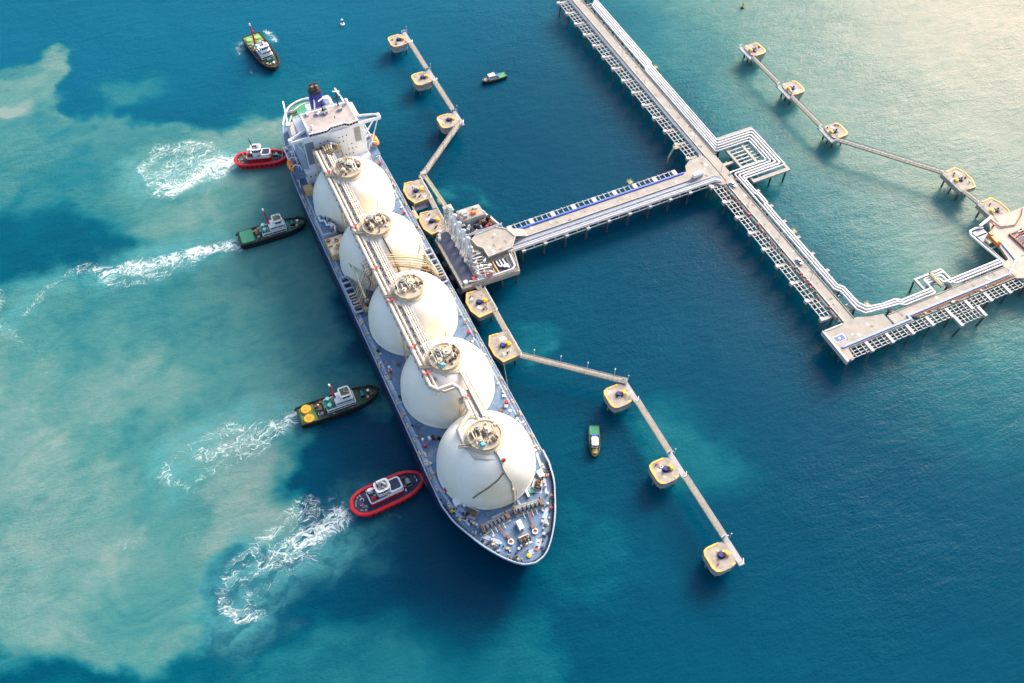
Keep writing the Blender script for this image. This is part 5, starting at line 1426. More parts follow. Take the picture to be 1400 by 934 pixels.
# each loading arm is a machine of its own
arm_names = ['loading arm nearest the gangway tower, pale blue', 'second pale blue loading arm from the gangway tower', 'middle pale blue loading arm of the row of five', 'fourth pale blue loading arm from the gangway tower', 'pale blue loading arm nearest the red fire cabinet']
for k in range(5):
    x = -46.5 + k * 5.4
    t = thing('marine_loader', arm_names[k], 'loading arm', (x, 40.2, TZD), 0, 'loading arms on the platform')
    part('riser', G().cyl((0, 0, 0), (0, 0, 12.5), 0.62, n=12).cyl((0, 0, 0), (0, 0, 0.6), 1.2, n=12).box((0, 0, 12.8), (1.7, 1.7, 1.6)), 'armblue', t)
    g = G().beam((-0.7, 0.6, 1.0), (-0.3, 0.3, 13), 0.35, 0.35).beam((0.7, 0.6, 1.0), (0.3, 0.3, 13), 0.35, 0.35)
    for q in range(5):
        g.bx(-0.7, 0.7, 0.4, 0.65, 2 + q * 2.2, 2.25 + q * 2.2)
    part('support_frame', g, 'armblue', t)
    g = G().cyl((0.9, 0, 13), (0.9, -1.2, 21.5), 0.48, n=10).beam((1.4, 0.1, 13), (1.4, -1.0, 21.5), 0.25, 0.5)
    ia = part('inboard_arm', g, 'armblue', t)
    part('counterweight', G().box((0.9, 1.0, 10.2), (1.8, 1.5, 2.0)).beam((0.9, 0.1, 13), (0.9, 0.9, 10.8), 0.4, 0.5), 'steelpale', ia)
    g = G().cyl((1.7, -1.4, 21.4), (1.7, -2.8, 8.5), 0.42, n=10).cyl((1.3, -1.2, 21.4), (2.1, -1.6, 21.4), 1.25, n=14)
    oa = part('outboard_arm', g, 'armblue', t)
    part('coupler', G().cyl((1.7, -2.8, 8.6), (1.7, -3.6, 6.4), 0.55, n=10).box((1.7, -3.0, 7.6), (1.3, 1.2, 0.9)), 'cleanwhite', oa)
    part('sheave', G().cyl((0.5, 0, 13), (1.25, 0, 13), 1.35, n=14), 'armblue', t)
    part('hydraulic_box', G().box((-1.6, 0.6, 1.0), (1.0, 1.6, 2.0)), ['steel', 'cleanwhite'][k % 2], t)
# gangway tower
gt = thing('gangway_tower', 'grey lattice gangway tower with long raised boom beside the stern dolphins', 'gangway', (-51.0, 40.0, TZD))
for dx in (-1.8, 1.8):
    for dy in (-1.8, 1.8):
        part('tower_leg', G().cyl((dx, dy, 0), (dx, dy, 15), 0.22, n=6), 'steel', gt)
g = G()
for q in range(5):
    z = q * 3.0
    for a, b in (((-1.8, -1.8), (1.8, -1.8)), ((1.8, -1.8), (1.8, 1.8)), ((1.8, 1.8), (-1.8, 1.8)), ((-1.8, 1.8), (-1.8, -1.8))):
        g.beam((a[0], a[1], z + 3), (b[0], b[1], z + 3), 0.2, 0.2)
        g.beam((a[0], a[1], z), (b[0], b[1], z + 3), 0.14, 0.14)
part('lattice', g, 'steel', gt)
part('tower_platform', G().box((0, 0, 15.1), (4.6, 4.6, 0.25)).box((0.4, 0.4, 16.2), (2.2, 2.2, 2.0)), 'walkway', gt)
g = G()
for dy in (-0.7, 0.7):
    g.beam((-1.5, dy, 13.0), (-28.5, dy - 1.6, 13.4), 0.22, 0.22).beam((-1.5, dy, 14.4), (-28.5, dy - 1.6, 14.4), 0.22, 0.22)
for q in range(18):
    x = -1.5 - q * 1.5
    g.beam((x, -0.7 - q * 0.09, 13.0), (x - 1.5, -0.7 - (q + 1) * 0.09, 14.4), 0.13, 0.13).beam((x, 0.7 - q * 0.09, 13.0), (x - 1.5, 0.7 - (q + 1) * 0.09, 14.4), 0.13, 0.13)
part('boom', g, 'gantry', gt)
part('boom_floor', G().beam((-1.5, 0, 12.95), (-28.5, -1.6, 13.35), 1.2, 0.1), 'walkway', gt)
part('boom_head', G().box((-29.0, -1.7, 13.8), (2.2, 2.6, 2.0)), 'walkway', gt)
part('boom_hinge', G().box((-9.5, -0.6, 12.2), (3.0, 2.4, 1.8)), 'steel', gt)

# --- breasting dolphins
def quick_hook(parent, x, y, z, rz):
    h = put('mooring_hook', shared('mooring_hook', lambda q: q.cyl((0, 0, 0), (0, 0, 0.9), 0.75, n=10).box((-0.9, 0.0, 0.7), (1.8, 0.6, 0.5)).box((-0.6, 0.75, 0.7), (1.6, 0.5, 0.5), -0.5).box((-0.6, -0.75, 0.7), (1.6, 0.5, 0.5), 0.5).cyl((0.2, 0, 0.9), (0.2, 0, 1.6), 0.45, n=8), 'bluehook'), parent, (x, y, z), rz)
    put('hook_plate', shared('hook_plate', lambda q: q.cyl((0, 0, 0.012), (0, 0, 0.1), 1.7, n=14), 'dark'), parent, (x - 0.7 * math.cos(rz), y - 0.7 * math.sin(rz), z), rz)
    return h
DN = [0]
M['dropping'] = mat('pale bird droppings', (0.62, 0.60, 0.56), 0.9, var=0.2, scale=2.0)
M['stain'] = mat('dark damp stain on concrete', (0.20, 0.18, 0.16), 0.9, var=0.3, scale=1.0)
M['patch'] = mat('grey concrete repair patch', (0.31, 0.30, 0.29), 0.85, var=0.2, scale=0.6)
def blot(q, r_):
    n = 11
    ph = q.uniform(0, 6)
    return [(r_ * (1 + 0.35 * math.sin(3 * a + ph) + q.uniform(-0.2, 0.2)) * math.cos(a), r_ * (1 + 0.35 * math.sin(3 * a + ph) + q.uniform(-0.2, 0.2)) * math.sin(a) * 0.7) for a in [2 * math.pi * i / n for i in range(n)]]
def weather(t, hx, y0, y1, z):
    DN[0] += 1
    q = random.Random(100 + DN[0])
    for i in range(q.randint(4, 8)):
        part('surface_stain', G().prism(blot(q, q.uniform(0.4, 1.5)), 0.002 + 0.002 * i, 0.004 + 0.002 * i), q.choice(['dropping', 'stain', 'stain', 'patch']), t, (q.uniform(-hx, hx), q.uniform(y0, y1), z), q.uniform(0, 6))
    for i in range(q.randint(1, 4)):
        g = q.choice([G().box((0, 0, 0.4), (q.uniform(0.5, 1.2), q.uniform(0.4, 0.9), 0.8)), G().tube([(0.6 * math.cos(a), 0.6 * math.sin(a), 0.15) for a in [0.63 * k for k in range(10)]], 0.16, 5, closed=True), G().cyl((0, 0, 0), (0, 0, 0.8), 0.3, n=8)])
        part('deck_gear', g, q.choice(['steel', 'dark', 'brown', 'rope', 'cleanwhite', 'redpaint']), t, (q.uniform(-hx, hx), q.uniform(y0, y1), z), q.uniform(0, 3))
    part('ladder', G().beam((-0.25, 0, 1.0), (-0.25, 0, z), 0.1, 0.1).beam((0.25, 0, 1.0), (0.25, 0, z), 0.1, 0.1), 'gantry', t, (q.uniform(-2, 2), y0 - 1.6, 0))
def breasting(x, y, label, flip=False, group='breasting dolphins'):
    t = thing('breasting_dolphin', label, 'dolphin', (x, y, 0), math.pi if flip else 0, group)
    poly = [(-8.2, -3.4), (-7.6, 6.2), (7.4, 6.2), (8.2, -3.6), (3.0, -5.8), (-3.2, -5.8)]
    part('cap', G().prism(poly, 6.4, 9.0), 'cap', t)
    out, inn_ = poly, inset(poly, 0.75)
    g = G()
    n = len(poly)
    for i in (3, 4, 5):
        j = (i + 1) % n
        a, b, c, d = out[i], out[j], inn_[j], inn_[i]
        g.prism([a, b, c, d], 9.0, 9.22)
    for (i, t0, t1) in ((0, 0.0, 0.45), (2, 0.3, 1.0)):
        j = i + 1
        L_ = lambda p, q, s: (p[0] + (q[0] - p[0]) * s, p[1] + (q[1] - p[1]) * s)
        g.prism([L_(out[i], out[j], t0), L_(out[i], out[j], t1), L_(inn_[i], inn_[j], t1), L_(inn_[i], inn_[j], t0)], 9.0, 9.22)
    part('edge_stripe', g, 'amber', t)
    part('fender_panel', G().bx(-3.2, 3.2, -7.3, -6.5, 2.2, 8.0).bx(-2.6, 2.6, -6.5, -5.6, 5.0, 7.8).cyl((-1.6, -5.4, 4), (-1.6, -6.6, 4), 0.9, n=10).cyl((1.6, -5.4, 4), (1.6, -6.6, 4), 0.9, n=10), 'pile', t)
    quick_hook(t, -0.2, -0.6, 9.0, -math.pi / 2 + 0.4)
    part('winch_cover', G().prism(rrect(-1.1, 1.1, 2.0, 3.8, 0.3), 9.0, 10.1).box((0, 2.9, 10.2), (1.2, 0.9, 0.3)), 'yellow', t)
    part('bollard', G().cyl((4.4, 0.2, 9), (4.4, 0.2, 9.8), 0.4, n=8).cyl((3.6, 1.4, 9), (3.6, 1.4, 9.5), 0.3, n=8), 'dark', t)
    railing(g := G(), [(-7.4, 5.9, 9), (7.2, 5.9, 9), (8.4, 5.0, 9)], 1.15, 1.8, 0.12)
    part('handrail', g, 'tyrewhite', t)
    for px in (-5.5, 0, 5.5):
        for py in (-2.8, 3.6):
            put('pile', pile_me, t, (px, py, -1.0))
    weather(t, 5.5, -3.6, 4.8, 9.0)
    part('under_frame', G().bx(-6.5, 6.5, -3.8, -2.2, 4.6, 6.4).bx(-6.5, 6.5, 2.8, 4.2, 4.6, 6.4), 'capside', t)
    return t
breasting(-84.5, 34.6, 'breasting dolphin with yellow edge nearest the bridge house, below the bent walkway')
breasting(-60.8, 34.2, 'breasting dolphin with yellow edge next to the gangway tower foot')
breasting(-2.4, 35.0, 'breasting dolphin with yellow edge touching the bow side of the loading platform')
breasting(25.4, 34.6, 'breasting dolphin with yellow edge where the long walkway to the bow dolphins starts')
breasting(27.5, 299.0, 'pale breasting dolphin of the empty berth at the right edge, farther from the tan platform', True, 'dolphins of the empty berth')
breasting(53.0, 300.5, 'pale breasting dolphin of the empty berth beside the tan platform', True, 'dolphins of the empty berth')
# slender fender catwalks between the paired dolphins
for (xa, xb, lab) in ((-76, -69, 'dark blue catwalk panel between the two stern side breasting dolphins'),):
    t = thing('catwalk', lab, 'catwalk', ((xa + xb) / 2, 33.5, 0))
    part('floor', G().bx((xa - xb) / 2 + 0.4, (xb - xa) / 2 - 3.6, -4, 4.4, 7.4, 7.6), 'darkblue', t)
    part('side_beam', G().bx((xa - xb) / 2 - 0.2, (xb - xa) / 2 + 0.2, -4.6, -4.0, 7.2, 8.2), 'cap', t)
t = thing('fender_box', 'cream box on the ship side between the stern breasting dolphins', 'fender', (-68.5, 27.8, 0))
part('box_body', G().prism(rrect(-3.0, 3.0, -1.4, 1.4, 0.4), 2.5, 9.6), 'cream', t)
part('box_frame', G().bx(-3.3, 3.3, -0.4, 0.4, 9.6, 9.9).bx(-0.4, 0.4, 1.4, 4.6, 6.6, 7.6), 'rusty', t)

# --- mooring dolphins
def mooring(x, y, label, flip=False, group='mooring dolphins of the occupied berth'):
    t = thing('mooring_dolphin', label, 'dolphin', (x, y, 0), math.pi if flip else 0, group)
    poly = rrect(-5.6, 5.6, -5.6, 4.8, 2.6, 2)
    poly = [(p[0], p[1]) for p in poly]
    part('cap', G().prism(poly, 5.9, 8.0), 'cap', t)
    part('cap_skirt', G().prism(inset(poly, 0.25), 3.6, 5.9), 'capside', t)
    g = G()
    inn_ = inset(poly, 0.85)
    n = len(poly)
    for i in range(n):
        j = (i + 1) % n
        if min(poly[i][1], poly[j][1]) < 2.2 and not (poly[i][0] > 5 and poly[j][0] > 5):
            g.prism([poly[i], poly[j], inn_[j], inn_[i]], 8.0, 8.2)
    part('edge_stripe', g, 'amber', t)
    quick_hook(t, -0.1, -0.2, 8.0, -math.pi / 2 + 0.3)
    part('winch_cover', G().prism(rrect(-1.2, 1.2, 2.0, 3.6, 0.3), 8.0, 9.0), 'yellow', t)
    part('cover_frame', G().box((0.1, 2.8, 9.1), (1.6, 1.0, 0.3)), 'amber', t)
    g = G()
    railing(g, [(-6.4, 4.6, 8), (-6.8, 6.2, 8), (-5.8, 7.4, 8)], 1.2, 1.2, 0.14)
    railing(g, [(4.6, 7.4, 8), (6.2, 6.4, 8), (6.4, 4.6, 8)], 1.2, 1.2, 0.14)
    part('handrail', g, 'tyrewhite', t)
    part('landing', G().bx(-6.6, 6.4, 4.8, 7.3, 6.9, 7.5), 'capside', t)
    part('landing_light', G().cyl((-5.2, 7.6, 7.5), (-5.2, 7.6, 12), 0.1, n=5).box((-5.2, 7.6, 12), (0.5, 0.5, 0.4)), 'steel', t)
    weather(t, 4.0, -4.0, 3.6, 8.0)
    for px, py in ((-3.8, -3.4), (3.8, -3.4), (-3.8, 3.2), (3.8, 3.2), (0, -4), (0, 3.4)):
        put('pile', pile_me, t, (px, py, -2.5))
    return t
mooring(-210.3, 72.0, 'farthest mooring dolphin off the stern, end of the upper walkway')
mooring(-170.7, 72.0, 'middle one of the three mooring dolphins off the stern')
mooring(-130.0, 71.6, 'mooring dolphin off the stern where the upper walkway bends')
mooring(70.5, 70.2, 'mooring dolphin off the bow where the lower walkway bends')
mooring(111.3, 70.0, 'middle one of the three mooring dolphins off the bow')
mooring(153.5, 70.4, 'farthest mooring dolphin off the bow, end of the lower walkway')
mooring(-112.0, 263.2, 'pale mooring dolphin at the far end of the upper right chain', True, 'mooring dolphins of the empty berth')
mooring(-72.5, 263.2, 'pale mooring dolphin, second of the upper right chain', True, 'mooring dolphins of the empty berth')
mooring(-32.0, 263.2, 'pale mooring dolphin where the upper right walkway bends', True, 'mooring dolphins of the empty berth')

# --- walkways
def walkway(a, b, label, lamps=0, za=8.6, zb=8.6, group='walkways between dolphins', side=1):
    a, b = Vector(a), Vector(b)
    d = b - a
    L_ = d.length
    t = thing('walkway', label, 'walkway', (a.x, a.y, za), math.atan2(d.y, d.x), group)
    dz = zb - za
    g = G()
    for s_ in (-1, 1):
        g.beam((0, s_ * 1.0, -0.35), (L_, s_ * 1.0, dz - 0.35), 0.35, 0.8)
    part('girder', g, 'walkway', t)
    part('floor', G().beam((0, 0, 0.1), (L_, 0, dz + 0.1), 1.6, 0.08), mat('walkway grating', (0.34, 0.31, 0.26), 0.8, var=0.2, scale=1.0), t)
    for s_ in (-1, 1):
        railing(g := G(), [(0, s_ * 1.05, 0.1), (L_, s_ * 1.05, dz + 0.1)], 1.1, 2.2, 0.09)
        part('handrail', g, 'steelpale' if s_ > 0 else 'walkway', t)
    k = int(L_ // 3.2)
    g = G()
    for i in range(k):
        x0, x1 = L_ * i / k, L_ * (i + 1) / k
        g.beam((x0, -0.82, -0.7), (x1, 0.82, -0.7), 0.15, 0.15)
    part('bracing', g, 'steel', t)
    for i in range(lamps):
        x = L_ * (i + 0.5) / lamps
        put('lamp_post', shared('walk_lamp', lambda q: q.cyl((0, 0, -0.4), (0, 0, 4.6), 0.13, n=5).box((0, 0.35, 4.6), (0.4, 1.0, 0.22)), 'steelpale', 'lamp_post'), t, (x, side * 1.25, 0), 0 if side > 0 else math.pi)
walkway((-203.0, 77.4), (-177.5, 77.2), 'straight walkway between the two farthest stern dolphins')
walkway((-164.0, 77.2), (-137.0, 77.2), 'straight walkway between the middle and bend dolphins off the stern')
walkway((-126.5, 78.4), (-92.6, 40.4), 'slanting walkway with lamp posts from the bend to the stern breasting dolphin', 5, 8.6, 9.0, side=1)
walkway((-76.6, 39.6), (-69.0, 39.2), 'short walkway between the two stern side breasting dolphins', 0, 9.0, 9.0)
walkway((5.4, 39.6), (17.6, 39.4), 'short walkway between the two bow side breasting dolphins', 0, 9.0, 9.0)
walkway((33.2, 39.6), (66.0, 77.0), 'slanting walkway with lamp posts from breasting dolphin towards the bow dolphins', 4, 9.0, 8.6, side=1)
walkway((76.8, 76.0), (104.8, 75.8), 'straight walkway between the bend and middle dolphins off the bow')
walkway((117.6, 75.8), (147.0, 76.0), 'straight walkway ending at the farthest bow dolphin')
walkway((-105.6, 257.6), (-79.0, 257.6), 'pale walkway between the first two dolphins of the upper right chain', group='walkways of the empty berth')
walkway((-66.0, 257.6), (-38.6, 257.6), 'pale walkway between the second and bend dolphins of the upper right chain', group='walkways of the empty berth')
walkway((-26.0, 258.6), (20.0, 294.2), 'slanting pale walkway to the first breasting dolphin of the empty berth', 0, 8.6, 9.0, group='walkways of the empty berth')
walkway((35.4, 294.6), (45.2, 295.8), 'short pale walkway between the breasting dolphins of the empty berth', 0, 9.0, 9.0, group='walkways of the empty berth')
walkway((-12.6, 38.0), (-9.8, 38.6), 'short gangplank from loading platform to the bow side breasting dolphin', 0, 9.6, 9.2)

# stains, tyre-dark lanes and repair patches on the road decks
q = random.Random(77)
for (holder, x0, x1, y0, y1, n) in ((tr, -198, -46, 185.8, 190.3, 30), (tr, -16, 78, 184.8, 189.3, 22), (bt, -35.6, -31.4, 70, 164, 22), (bt, -42, -24, 172, 183.5, 10), (ct, 82, 92, 174, 200, 12), (ct, 85.6, 90.2, 208, 274, 14), (lpf, -37, -25, 51, 61, 10), (rp, 62, 98, 288, 318, 10)):
    for i in range(n):
        z = (14.0 if holder is lpf else TZD + 0.012) + 0.004
        sx, sy = q.uniform(0.6, 2.4), q.uniform(0.4, 1.2)
        if q.random() < 0.6:
            g = G().prism(blot(q, q.uniform(0.5, 1.3)), 0.0, 0.003 + 0.0015 * (i % 8))
        else:
            g = G().box((0, 0, 0.003), (sx, sy, 0.004 + 0.0015 * (i % 8)))
        part('surface_stain', g, q.choice(['stain', 'patch', 'patch', 'stain', 'dropping']), holder, (q.uniform(x0, x1), q.uniform(y0, y1), z), q.choice((0, 0, 0.2, 1.57)))

# ------------------------------------------------------------------ tugs, launches, buoys, vehicles
def boat_outline(L_, B_, stern=0.85, bow=2.2, n=16, round_stern=False):
    pts = []
    for i in range(n + 1):
        u = i / n
        x = -L_ / 2 + L_ * u
        if round_stern:
            k = (1 - max(0, (0.30 - u) / 0.30) ** 2.6) ** 0.5 if u < 0.30 else 1.0
        else:
            k = stern + (1 - stern) * min(1, u / 0.2)
        if u > 0.58:
            k *= max(0.0, 1 - ((u - 0.58) / 0.42) ** bow) ** 0.6
        pts.append((x, B_ / 2 * max(0.0, k)))
    up_ = pts
    out = [p for p in up_]
    dn = [(x, -y) for x, y in up_[::-1]]
    poly = out + dn
    res = []
    for p in poly:
        if not res or (Vector(p) - Vector(res[-1])).length > 0.15:
            res.append(p)
    if (Vector(res[0]) - Vector(res[-1])).length < 0.15:
        res.pop()
    return res

def loft(poly, zs, scales, shift=None):
    g = G()
    n = len(poly)
    vs, fs = [], []
    for k, (z, s) in enumerate(zip(zs, scales)):
        for x, y in poly:
            vs.append((x * s[0], y * s[1], z))
    for k in range(len(zs) - 1):
        for i in range(n):
            j = (i + 1) % n
            fs.append((k * n + j, k * n + i, (k + 1) * n + i, (k + 1) * n + j))
    fs.append(tuple(range(n)))
    fs.append(tuple(range((len(zs) - 1) * n + n - 1, (len(zs) - 1) * n - 1, -1)))
    return g.add(vs, fs)

def panes(parent, poly, z, h, size=1.0, depth=0.14, mt='glass', skip=()):
    n = len(poly)
    for i in range(n):
        if i in skip:
            continue
        a, b = Vector(poly[i]), Vector(poly[(i + 1) % n])
        ln = (b - a).length
        k = int(ln // size)
        an = math.atan2((b - a).y, (b - a).x)
        for j in range(k):
            c = a.lerp(b, (j + 0.5) / k)
            w = ln / k - 0.25
            me = shared('pane_%.2f_%.2f' % (w, h), lambda q: q.box((0, 0, 0), (w, depth, h)), mt, 'window_pane')
            put('window_pane', me, parent, (c.x, c.y, z), an)

def tyres(t, poly, z, step, r=0.75, lo=-1e9, hi=1e9):
    n = len(poly)
    me = shared('tyre_%.2f' % r, lambda q: q.tube([(0.0, r * 0.62 * math.cos(a), r * 0.62 * math.sin(a)) for a in [2 * math.pi * i / 10 for i in range(10)]], r * 0.38, 6, closed=True), 'rubber', 'tyre_fender')
    acc = 0.0
    for i in range(n):
        a, b = Vector(poly[i]), Vector(poly[(i + 1) % n])
        ln = (b - a).length
        an = math.atan2((b - a).y, (b - a).x) + math.pi / 2
        while acc < ln:
            c = a.lerp(b, acc / ln)
            if lo <= c.x <= hi:
                put('tyre_fender', me, t, (c.x + 0.25 * math.cos(an - math.pi), c.y + 0.25 * math.sin(an - math.pi), z), an)
            acc += step
        acc -= ln

def red_tug(loc, rz, L_, B_, label):
    t = thing('tugboat', label, 'tugboat', loc, rz, 'tugs at work')
    poly = boat_outline(L_, B_, round_stern=True, bow=2.6, n=26)
    part('hull', loft(poly, [-3, 0, 1.6, 3.0], [(0.86, 0.80), (0.94, 0.93), (0.975, 0.98), (0.985, 0.985)]), 'red', t)
    inner = inset(poly, 0.9)
    g = G().ring(poly, inner, 2.6, 3.75)
    part('bulwark', g, 'red', t)
    part('bow_fender', G().tube([(p[0], p[1], 3.2) for p in poly], 0.55, 8, closed=True), 'red', t)
    dk_ = part('deck', G().prism(inner, 2.7, 3.05), 'tugnavy', t)
    # deckhouse
    h0 = rrect(-0.26 * L_, 0.20 * L_, -0.27 * B_, 0.27 * B_, 1.2, 3)
    h = part('deckhouse', G().prism(h0, 3.05, 5.2), 'red', t)
    part('boat_deck', G().prism(h0, 5.2, 5.45), 'cleanwhite', h)
    part('boat_deck_floor', G().prism(inset(h0, 0.55), 5.45, 5.5), 'tugnavy', h)
    fl = rrect(0.02 * L_, 0.20 * L_, -0.25 * B_, 0.25 * B_, 1.4, 3)
    part('fore_house', G().prism(fl, 5.5, 7.3), 'cleanwhite', t)
    part('fore_roof', G().prism(inset(fl, 0.7), 7.3, 7.4), 'tugnavy', t)
    br_ = rrect(-0.14 * L_, 0.05 * L_, -0.17 * B_, 0.17 * B_, 1.0, 2)
    b0 = part('bridge_base', G().prism(br_, 5.5, 8.0), 'cleanwhite', t)
    wh = rrect(-0.135 * L_, 0.035 * L_, -0.19 * B_, 0.19 * B_, 1.2, 2)
    w = part('wheelhouse', G().prism(wh, 8.0, 10.6, 1.08), 'cleanwhite', t)
    panes(w, inset(wh, -0.12), 9.5, 1.2, 0.95)
    part('wheelhouse_roof', G().prism(inset(wh, -0.45), 10.6, 10.95), 'cleanwhite', w)
    part('roof_panel', G().prism(inset(wh, 0.55), 10.95, 11.05), 'greypipe', w)
    m_ = part('mast', G().cyl((-0.10 * L_, 0, 10.9), (-0.13 * L_, 0, 17.2), 0.28, 0.15, 6).box((-0.115 * L_, 0, 14.0), (0.3, 2.2, 0.2)), 'dark', t)
    part('radar_scanner', G().box((-0.02 * L_, 0.2, 11.7), (0.4, 2.0, 0.3), 0.5).cyl((-0.02 * L_, 0.2, 11), (-0.02 * L_, 0.2, 11.6), 0.12, n=6), 'cleanwhite', w)
    for s_ in (-1, 1):
        part('exhaust_stack', G().prism(rrect(-0.23 * L_, -0.17 * L_, s_ * 0.16 * B_ - 0.6, s_ * 0.16 * B_ + 0.6, 0.3), 5.5, 8.2), 'redpaint' if s_ < 0 else 'cleanwhite', t)
        part('life_raft', G().cyl((0.0 * L_, s_ * 0.235 * B_, 5.9), (0.06 * L_, s_ * 0.235 * B_, 5.9), 0.35, n=8), 'cleanwhite', t)
        part('side_bitt', G().cyl((-0.34 * L_, s_ * 0.3 * B_, 3), (-0.34 * L_, s_ * 0.3 * B_, 4.0), 0.35, n=8), 'orangem' if s_ > 0 else 'steel', t)
        railing(g := G(), [(-0.25 * L_, s_ * 0.255 * B_, 5.5), (0.0, s_ * 0.255 * B_, 5.5)], 1.0, 1.6, 0.07)
        part('handrail', g, 'tyrewhite', t)
    wn_ = part('towing_winch', G().box((0.29 * L_, 0, 3.4), (2.4, 3.6, 0.7)).cyl((0.29 * L_, -1.5, 4.3), (0.29 * L_, 1.5, 4.3), 0.9, n=12), 'steel', t)
    for s_ in (-1, 1):
        part('winch_flange', G().cyl((0.29 * L_, s_ * 1.5, 4.3), (0.29 * L_, s_ * 1.7, 4.3), 1.3, n=12), 'dark', wn_)
    part('bow_staple', G().tube([(0.40 * L_, -1.1, 3.0), (0.40 * L_, -1.1, 4.6), (0.40 * L_, 1.1, 4.6), (0.40 * L_, 1.1, 3.0)], 0.25, 6), 'cleanwhite', t)
    part('aft_hatch', G().box((-0.36 * L_, 0.6, 3.2), (2.4, 2.4, 0.4)), 'darkblue', t)
    part('fire_gun', G().cyl((-0.02 * L_, -0.22 * B_, 5.5), (-0.02 * L_, -0.22 * B_, 6.6), 0.25).box((-0.02 * L_, -0.22 * B_, 6.7), (1.2, 0.5, 0.5), 0.6), 'rusty', t)
    return t

def dark_tug(loc, rz, L_, B_, label, kind):
    t = thing('tugboat', label, 'tugboat', loc, rz, 'tugs at work')
    poly = boat_outline(L_, B_, stern=0.92, bow=2.4, n=24)
    part('hull', loft(poly, [-3, 0, 1.5, 2.6], [(0.88, 0.82), (0.95, 0.95), (0.99, 0.99), (1.0, 1.0)]), 'black', t)
    inner = inset(poly, 0.55)
    part('bulwark', G().ring(poly, inner, 2.4, 3.6), 'black', t)
    part('deck', G().prism(inner, 2.3, 2.75), 'olive' if kind != 'teal' else 'tealgreen', t)
    tyres(t, poly, 2.3, 1.9, 0.85)
    for x in np.linspace(-0.4, 0.4, 12):
        for s_ in (-1, 1):
            k = 0.46 * B_ if x < 0.2 else 0.46 * B_ * max(0.25, 1 - ((x - 0.1) / 0.4) ** 2.2)
            put('bulwark_frame', shared('tug_frame', lambda q: q.box((0, 0, 0.5), (0.16, 0.7, 1.0)), 'brown', 'bulwark_frame'), t, (x * L_, s_ * (k - 0.4), 2.75))
    # aft deck
    if kind == 'teal':
        part('aft_platform', G().prism(rrect(-0.47 * L_, -0.28 * L_, -0.40 * B_, 0.40 * B_, 0.8), 2.75, 4.0), 'green', t)
    elif kind == 'yellow':
        for s_ in (-1, 1):
            d = part('thruster_cover', G().cyl((-0.385 * L_, s_ * 0.235 * B_, 2.75), (-0.385 * L_, s_ * 0.235 * B_, 3.7), 2.35, 2.25, 24), 'yellow', t)
            part('cover_ring', G().cyl((-0.385 * L_, s_ * 0.235 * B_, 3.7), (-0.385 * L_, s_ * 0.235 * B_, 3.82), 0.9, n=16), 'amber', d)
        part('aft_plate', G().prism(rrect(-0.47 * L_, -0.29 * L_, -0.44 * B_, 0.44 * B_, 0.8), 2.75, 2.85), 'limegreen', t)
    else:
        part('aft_plate', G().prism(rrect(-0.48 * L_, -0.26 * L_, -0.42 * B_, 0.42 * B_, 0.6), 2.75, 3.3), 'limegreen', t)
        for s_ in (-1, 1):
            part('thruster_cover', G().cyl((-0.37 * L_, s_ * 0.21 * B_, 3.3), (-0.37 * L_, s_ * 0.21 * B_, 3.75), 1.9, n=20), mat('light green cover paint', (0.22, 0.42, 0.14), 0.7), t)
    # deckhouse tiers
    x0, x1 = (-0.16, 0.20) if kind != 'white' else (-0.10, 0.22)
    h0 = rrect(x0 * L_, x1 * L_, -0.30 * B_, 0.30 * B_, 0.5, 2)
    h = part('deckhouse', G().prism(h0, 2.75, 5.2), 'cleanwhite', t)
    panes(h, inset(h0, -0.03), 4.2, 0.75, 2.2, 0.1, 'dark')
    part('house_roof', G().prism(inset(h0, 0.35), 5.2, 5.3), 'tealgreen' if kind != 'white' else 'steelpale', h)
    part('sheer_strake', G().prism(inset(h0, -0.12), 2.75, 3.2), 'darkblue', h)
    h1 = rrect((x0 + 0.12) * L_, (x1 - 0.02) * L_, -0.25 * B_, 0.25 * B_, 0.5, 2)
    u_ = part('upper_house', G().prism(h1, 5.3, 7.7), 'cleanwhite', t)
    panes(u_, inset(h1, -0.03), 6.7, 0.7, 2.4, 0.1, 'dark')
    wx0, wx1 = (x0 + 0.20) * L_, (x1 - 0.04) * L_
    wh = rrect(wx0, wx1, -0.21 * B_, 0.21 * B_, 0.6, 2)
    w = part('wheelhouse', G().prism(wh, 7.7, 10.2), 'cleanwhite', t)
    panes(w, inset(wh, -0.05), 9.2, 1.0, 1.15)
    part('wheelhouse_roof', G().prism(inset(wh, -0.35), 10.2, 10.5), 'cleanwhite', w)
    part('roof_panel', G().prism(inset(wh, 0.35), 10.5, 10.58), {'teal': 'limegreen', 'yellow': 'olive', 'white': 'steelpale'}[kind], w)
    railing(g := G(), [(p[0], p[1], 10.5) for p in inset(wh, 0.0)], 0.8, 1.6, 0.06, closed=True)
    part('roof_rail', g, 'tyrewhite', w)
    mx = (x0 + 0.14) * L_ if kind != 'white' else -0.18 * L_
    my = 0.06 * B_ if kind != 'white' else -0.12 * B_
    part('mast', G().cyl((mx, my, 5.2), (mx - 0.8, my, 17.0), 0.62, 0.42, 10).box((mx - 0.5, my, 13.0), (0.4, 2.6, 0.3)).cyl((mx - 0.8, my, 17.0), (mx - 0.9, my, 17.8), 0.3, n=8), 'redpaint', t)
    part('mast_cap', G().cyl((mx - 0.9, my, 17.0), (mx - 0.95, my, 18.4), 0.45, n=8), 'cleanwhite', t)
